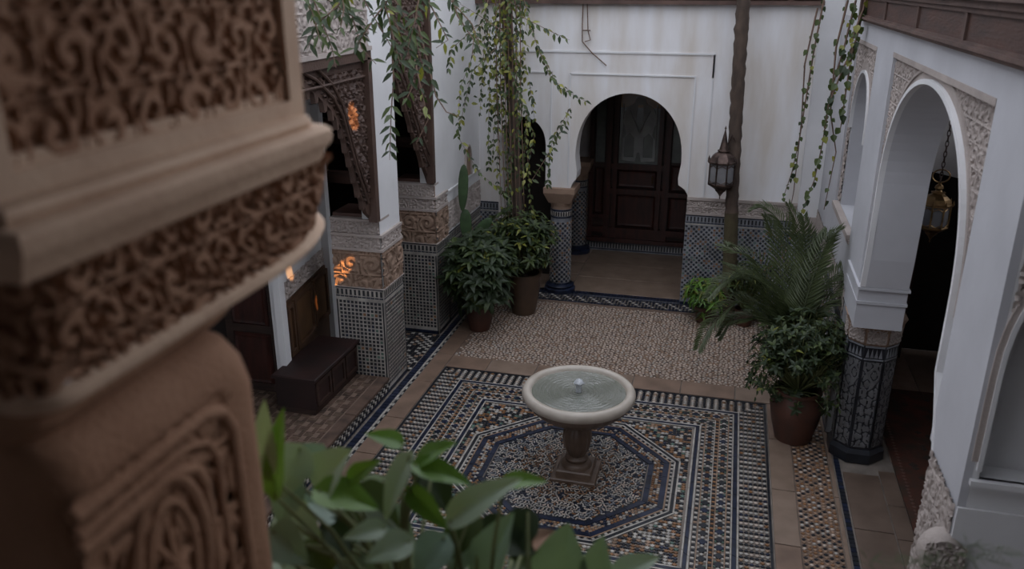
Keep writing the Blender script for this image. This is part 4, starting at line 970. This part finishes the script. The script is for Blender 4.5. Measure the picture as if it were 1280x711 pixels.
# ================================================================== near carved pier
XN = -.80
zz = lambda z: 4.5-(4.5-z)*1.6
Yn0, Yn1 = .735, 1.465
npier = thing('carved_pier', (XN-.25, 1.0, 2.95), 'large brown carved stucco pier with moulded capital, close on the left', 'pillar')
zb = 4.262                                   # underside of the upper block
MB().box((XN-.6, Yn0+.004, zb), (XN-.022, Yn1-.004, 5.49)).build('upper_block', 'stucco_near', npier)
MB().box((XN-.03, Yn0, zb+.032), (XN, Yn0+.035, 5.49)).box((XN-.03, Yn1-.05, zb+.032), (XN, Yn1, 5.49)).box((XN-.03, Yn0, zb), (XN, Yn1, zb+.032)).box((XN-.028, Yn0, zb+.032), (XN-.012, Yn1-.05, zb+.05)).build('panel_border', 'stucco_band', npier)
relief('carved_panel', fX(XN-.026), Yn0+.02, Yn1-.045, zb+.036, 5.2, .0042, .095, .016, 'stucco_near', npier)
# ledge mouldings, sweeping round the far corner
def sweep_pier(prof, name, m, smooth=True, Ya=Yn0, back=.5):
    mb = MB(); rows = []
    for (o_, z) in prof:
        Yc = Yn1+o_; Xc = XN+o_; r = .035+max(0, .02-o_*.2); row = [(Xc-.6, Ya-o_*.5, z), (Xc, Ya-o_*.5, z)]
        for k in range(7):
            a = k/6*pi/2; row.append((Xc-r+r*cos(a), Yc-r+r*sin(a), z))
        row.append((XN-back, Yc, z)); rows.append(row)
    n = len(rows[0])
    for row in rows: mb.v += row
    for i in range(len(rows)-1):
        for k in range(n-1): a = i*n+k; mb.face((a, a+1, a+n+1, a+n))
    return mb.build(name, m, npier, smooth=smooth)
zl = zb
sweep_pier([(-.05, zl+.004), (.0, zl+.002), (.018, zl-.002), (.022, zl-.012), (.018, zl-.022), (.025, zl-.022), (.042, zl-.024), (.048, zl-.030), (.048, zl-.050), (.044, zl-.058), (.038, zl-.066), (.034, zl-.08), (.030, zl-.088), (.0, zl-.088)], 'ledge_moulding', 'stucco_band')
# carved bell of the capital: rounded in plan, tapering downwards; every row is (Xc, Yc, rx, ry, z)
def plan(row, u):
    Xc, Yc, rx, ry, z = row; Lf = (Yc-ry)-Yn0-.05; Lc = (rx+ry)*.8; tot = Lf+Lc+.3+.34; s_ = u*tot-.34
    if s_ < -.08: return Vector((Xc-.05+(s_+.08), Yn0, z)), Vector((0, -1, 0))
    if s_ < 0: a = -pi/2*(-s_/.08); return Vector((Xc-.05+.05*cos(a), Yn0+.05+.05*sin(a), z)), Vector((cos(a), sin(a), 0))
    if s_ < Lf: return Vector((Xc, Yn0+.05+s_, z)), Vector((1, 0, 0))
    if s_ < Lf+Lc:
        a = (s_-Lf)/Lc*pi/2; return Vector((Xc-rx+rx*cos(a), Yc-ry+ry*sin(a), z)), Vector((cos(a), sin(a), 0))
    return Vector((Xc-rx-(s_-Lf-Lc), Yc, z)), Vector((0, 1, 0))
def loft(rows, name, m, nu=120, Hc=None, dep=0):
    mb = MB()
    for j, r_ in enumerate(rows):
        for i in range(nu):
            p, n_ = plan(r_, i/(nu-1)); h_ = float(Hc[j, i])*dep-dep*.5 if Hc is not None else 0
            mb.v.append(tuple(p+n_*h_))
    for j in range(len(rows)-1):
        for i in range(nu-1): a = j*nu+i; mb.face((a, a+nu, a+nu+1, a+1))
    return mb.build(name, m, npier, smooth=True)
key = [(0, -.775, 1.535, .03, .045), (.12, -.785, 1.54, .05, .07), (.55, -.79, 1.60, .11, .22), (.85, -.80, 1.66, .16, .38), (1, -.80, 1.68, .18, .44)]
zt_, zb_ = zb-.088, 4.012
rows = []
for j in range(74):
    v = j/73; rows.append(tuple(float(np.interp(v, [k[0] for k in key], [k[q] for k in key])) for q in (1, 2, 3, 4))+(zt_+(zb_-zt_)*v,))
Uu, Vv = np.meshgrid(np.linspace(0, 1, 400), np.linspace(0, 1, 74)); Hc = carve(Uu*1.85, Vv*.17+.03, .085)
loft(rows, 'capital_bell', 'stucco_near', 400, Hc, .018)
loft([(-.80, 1.68, .18, .44, zb_+.004), (-.785, 1.695, .18, .44, zb_-.004), (-.782, 1.70, .18, .44, zb_-.012), (-.785, 1.695, .18, .44, zb_-.021), (-.80, 1.67, .18, .43, zb_-.027)], 'astragal', 'stucco_band')
loft([(-.80, 1.67, .18, .43, zb_-.026), (-.82, 1.60, .18, .42, zb_-.032), (-.825, 1.48, .18, .38, zb_-.045), (-.82, 1.38, .16, .3, zb_-.052), (-.825, 1.33, .15, .24, zb_-.062), (-.84, 1.22, .12, .15, zb_-.078), (-.835, 1.185, .09, .1, zb_-.10)], 'neck_moulding', 'stucco_near')
z2c = zb_-.07; XN2 = -.79; YS = 1.225
loft([(-.86, 1.10, .09, .09, z2c+.0), (-.83, 1.16, .09, .09, z2c-.006), (-.805, 1.19, .085, .09, z2c-.03), (XN2-.003, YS-.015, .08, .085, z2c-.07), (XN2, YS, .08, .085, z2c-.12), (XN2, YS, .08, .085, 3.6), (XN2, YS, .08, .085, 2.95)], 'shaft', 'stucco_near', 60)
# raised frames and an oval medallion on the shaft
fs = MB(); Xs = XN2+.002
for (y, r_) in ((1.09, .013), (1.04, .009), (1.0, .012)):
    zt = z2c-.10-(1.09-y)*.6
    fs.tube([(Xs, y, 2.96), (Xs, y, zt-.06), (Xs, y-.02, zt-.02), (Xs, y-.07, zt), (Xs, Yn0, zt+.0)], r_, 8)
cy_, cz_ = .90, z2c-.30
for R1, R2, r_ in ((.085, .15, .013), (.055, .11, .010)):
    fs.tube([(Xs, cy_+R1*cos(t), cz_+R2*sin(t)) for t in [k*2*pi/32 for k in range(33)]], r_, 8)
for k in range(8):
    a = k*pi/4; fs.tube([(Xs, cy_, cz_), (Xs, cy_+.045*cos(a), cz_+.08*sin(a))], [.014, .006], 6)
fs.build('shaft_moulding', 'stucco_near', npier, smooth=True)
relief('shaft_carving', fX(Xs-.002), Yn0, 1.10, 2.97, z2c-.08, .005, .13, .006, 'stucco_near', npier)
# ================================================================== near planter with big leaves
PB = (-.55, 1.38, 2.95)
bx = thing('leafy_planter', PB, 'trough of large heart-shaped green leaves out of focus in the foreground', 'plant')
MB().bbox((-.66, 1.25, 2.95), (.45, 1.52, 3.16), .01).build('trough', 'terracotta', bx)
MB().box((-.64, 1.27, 3.16), (.43, 1.50, 3.165)).build('soil', 'soil', bx)
def bigleaf(b, t, wpx, m, d0, d1, up=(0, -.5, 1), label=None, dr=.15):
    A = ray(*b, d0); B = ray(*t, d1); ln = (B-A).length; W = 1.08*wpx/FPX*(d0+d1)/2
    d = (B-A).normalized(); upv = Vector(up)+rv(.25); side = d.cross(upv).normalized(); nrm = side.cross(d)
    mb = MB(); nL, nW = 12, 6; ph = rr()*6
    for i in range(nL+1):
        t_ = i/nL; wd = W*.5*max(0, (sin(pi*t_**.62))**.8)*(1.08 if t_ < .5 else 1)
        for j in range(nW+1):
            s_ = -1+2*j/nW; back = -.10*ln*abs(s_)**2*(1-t_)**3
            c_ = A+d*(ln*t_+back)+side*(wd*s_)+nrm*(abs(s_)*wd*.28+.02*wd*sin(t_*14+ph+abs(s_)*4)*abs(s_)-dr*ln*(t_-.35)**2+ (-.012*W*(1-min(1, abs(s_)*6))))
            mb.v.append(tuple(c_))
    for i in range(nL):
        for j in range(nW): a = i*(nW+1)+j; mb.face((a, a+1, a+nW+2, a+nW+1))
    o = mb.build('leaf', m, bx, smooth=True, label=label)
    root = Vector((min(.3, max(-.62, A.x+random.uniform(-.05, .05))), random.uniform(1.3, 1.46), 3.16))
    mid = (A+root)/2+Vector((0, 0, .05)); s2 = MB().tube([A, mid, root], [.0035, .0045, .006], 6); s2.build('leaf_stalk', 'stem', bx, smooth=True)
    return o
LV = [((342, 618), (350, 510), 34, 'leaf_bright'), ((334, 590), (328, 500), 30, 'leaf_pale'), ((398, 614), (436, 560), 66, 'leaf_pale'), ((374, 560), (346, 626), 56, 'leaf_pale'), ((398, 612), (474, 634), 44, 'leaf_bright'),
      ((502, 553), (457, 541), 22, 'leaf_bright'), ((522, 578), (571, 550), 32, 'leaf_bright'), ((436, 600), (474, 575), 24, 'leaf_bright'), ((512, 570), (478, 652), 38, 'leaf_pale'), ((520, 580), (590, 604), 30, 'leaf_bright'),
      ((563, 650), (650, 594), 42, 'leaf_pale'), ((630, 602), (684, 600), 24, 'leaf_bright'), ((512, 612), (560, 662), 26, 'leaf_bright'), ((512, 676), (455, 700), 36, 'leaf_pale'), ((480, 660), (428, 672), 26, 'leaf_pale'),
      ((340, 664), (384, 704), 48, 'leaf_blue'), ((556, 672), (520, 726), 50, 'leaf_blue'), ((604, 730), (638, 640), 64, 'leaf_blue'), ((706, 735), (708, 655), 74, 'leaf_blue'), ((748, 735), (752, 670), 44, 'leaf_blue'), ((770, 722), (824, 694), 34, 'leaf_pale'),
      ((366, 600), (350, 660), 40, 'leaf_blue'), ((420, 650), (470, 690), 46, 'leaf_mid'), ((590, 640), (560, 700), 44, 'leaf_mid'), ((450, 610), (500, 660), 40, 'leaf_mid'), ((640, 700), (690, 725), 50, 'leaf_mid'), ((380, 680), (440, 730), 50, 'leaf_mid'), ((480, 700), (560, 730), 54, 'leaf_pale'), ((660, 640), (640, 700), 40, 'leaf_dark'), ((540, 590), (560, 640), 36, 'leaf_dark'), ((600, 660), (670, 690), 44, 'leaf_dark'), ((430, 700), (470, 740), 54, 'leaf_blue'), ((400, 580), (372, 556), 34, 'leaf_blue'), ((520, 600), (545, 572), 34, 'leaf_dark'), ((350, 640), (400, 670), 48, 'leaf_pale'), ((420, 640), (372, 622), 44, 'leaf_blue'), ((470, 640), (520, 690), 46, 'leaf_blue'), ((560, 700), (600, 660), 50, 'leaf_blue'), ((440, 680), (400, 650), 44, 'leaf_dark'), ((350, 700), (400, 735), 56, 'leaf_pale'), ((520, 700), (490, 735), 50, 'leaf_dark'), ((620, 720), (580, 690), 50, 'leaf_pale'), ((680, 735), (660, 690), 50, 'leaf_dark'), ((730, 720), (790, 735), 50, 'leaf_pale'), ((480, 600), (450, 640), 36, 'leaf_pale')]
for i, (b, t, w_, m) in enumerate(LV):
    d = 1.72+(.12*rr() if i < 22 else .15+.12*rr()); low = max(b[1], t[1]) > 690
    bigleaf(b, t, w_, m, d-(.0), d-.03, up=(random.uniform(-.3, .3), -.6, 1))
dl = bigleaf((655, 685), (694, 662), 26, 'dry', 1.95, 1.93, label='withered pale brown leaf')
# feathery fern on the gallery edge, only its tips in view
c = (.85, 1.42, 2.95); fn_ = thing('potted_fern', c, 'thin blurred fern tips rising at the bottom right corner of the picture', 'plant')
pot(fn_, c, potprof(.07, .09, .09, .12), 'terracotta', n=20)
for pl_ in ([(1215, 700), (1245, 690), (1275, 692)], [(1200, 712), (1225, 698), (1262, 706)], [(1100, 720), (1118, 704), (1140, 700)], [(1180, 712), (1168, 700), (1150, 705)]):
    frond([(.85, 1.42, 3.05)]+[tuple(ray(x, y, 2.05)) for x, y in pl_], .038, 'frond', 18, fn_, .0035, .0022)
# ================================================================== enclosure above
MB().box((-6.2, 12.2, 4.0), (4.2, 12.4, 6.2)).build('wall_upper_back', 'plaster', kind='structure')
MB().box((-6.2, 1.5, 5.16), (-6.0, 12.2, 9.0)).box((-6.0, 12.0, 5.16), (-3.7, 12.2, 7)).build('wall_upper_left', 'plaster', kind='structure')  # out of view; height raised to shade the right wall
MB().box((-6.2, 1.5, 5.0), (-3.9, 12.2, 5.15)).build('ceiling_upper_left', 'wood', kind='structure')
MB().box((-3.8, 1.5, 0), (-3.6, 1.6, 2.8)).build('wall_left_near', 'plaster', kind='structure')
MB().box((-6.2, -2.1, 5.5), (4.2, 1.9, 5.65)).build('ceiling_near', 'wood', kind='structure')  # roof out of view, put in to shade the near side
MB().box((1.4, -2, 3.2), (1.5, 1.9, 5.5)).build('wall_upper_near_right', 'plaster', kind='structure')
MB().box((-3.8, -2, 2.95), (-3.65, 1.4, 5.5)).build('wall_upper_near_left', 'plaster', kind='structure')
fleck('sun_fleck', (-3.62, 7.64, 3.28), 1.5, 6500)
fleck('sun_fleck', (-4.07, 8.0, 1.48), 1.0, 9000)
fleck('sun_fleck', (-4.5, 7.6, 1.55), .8, 4000)
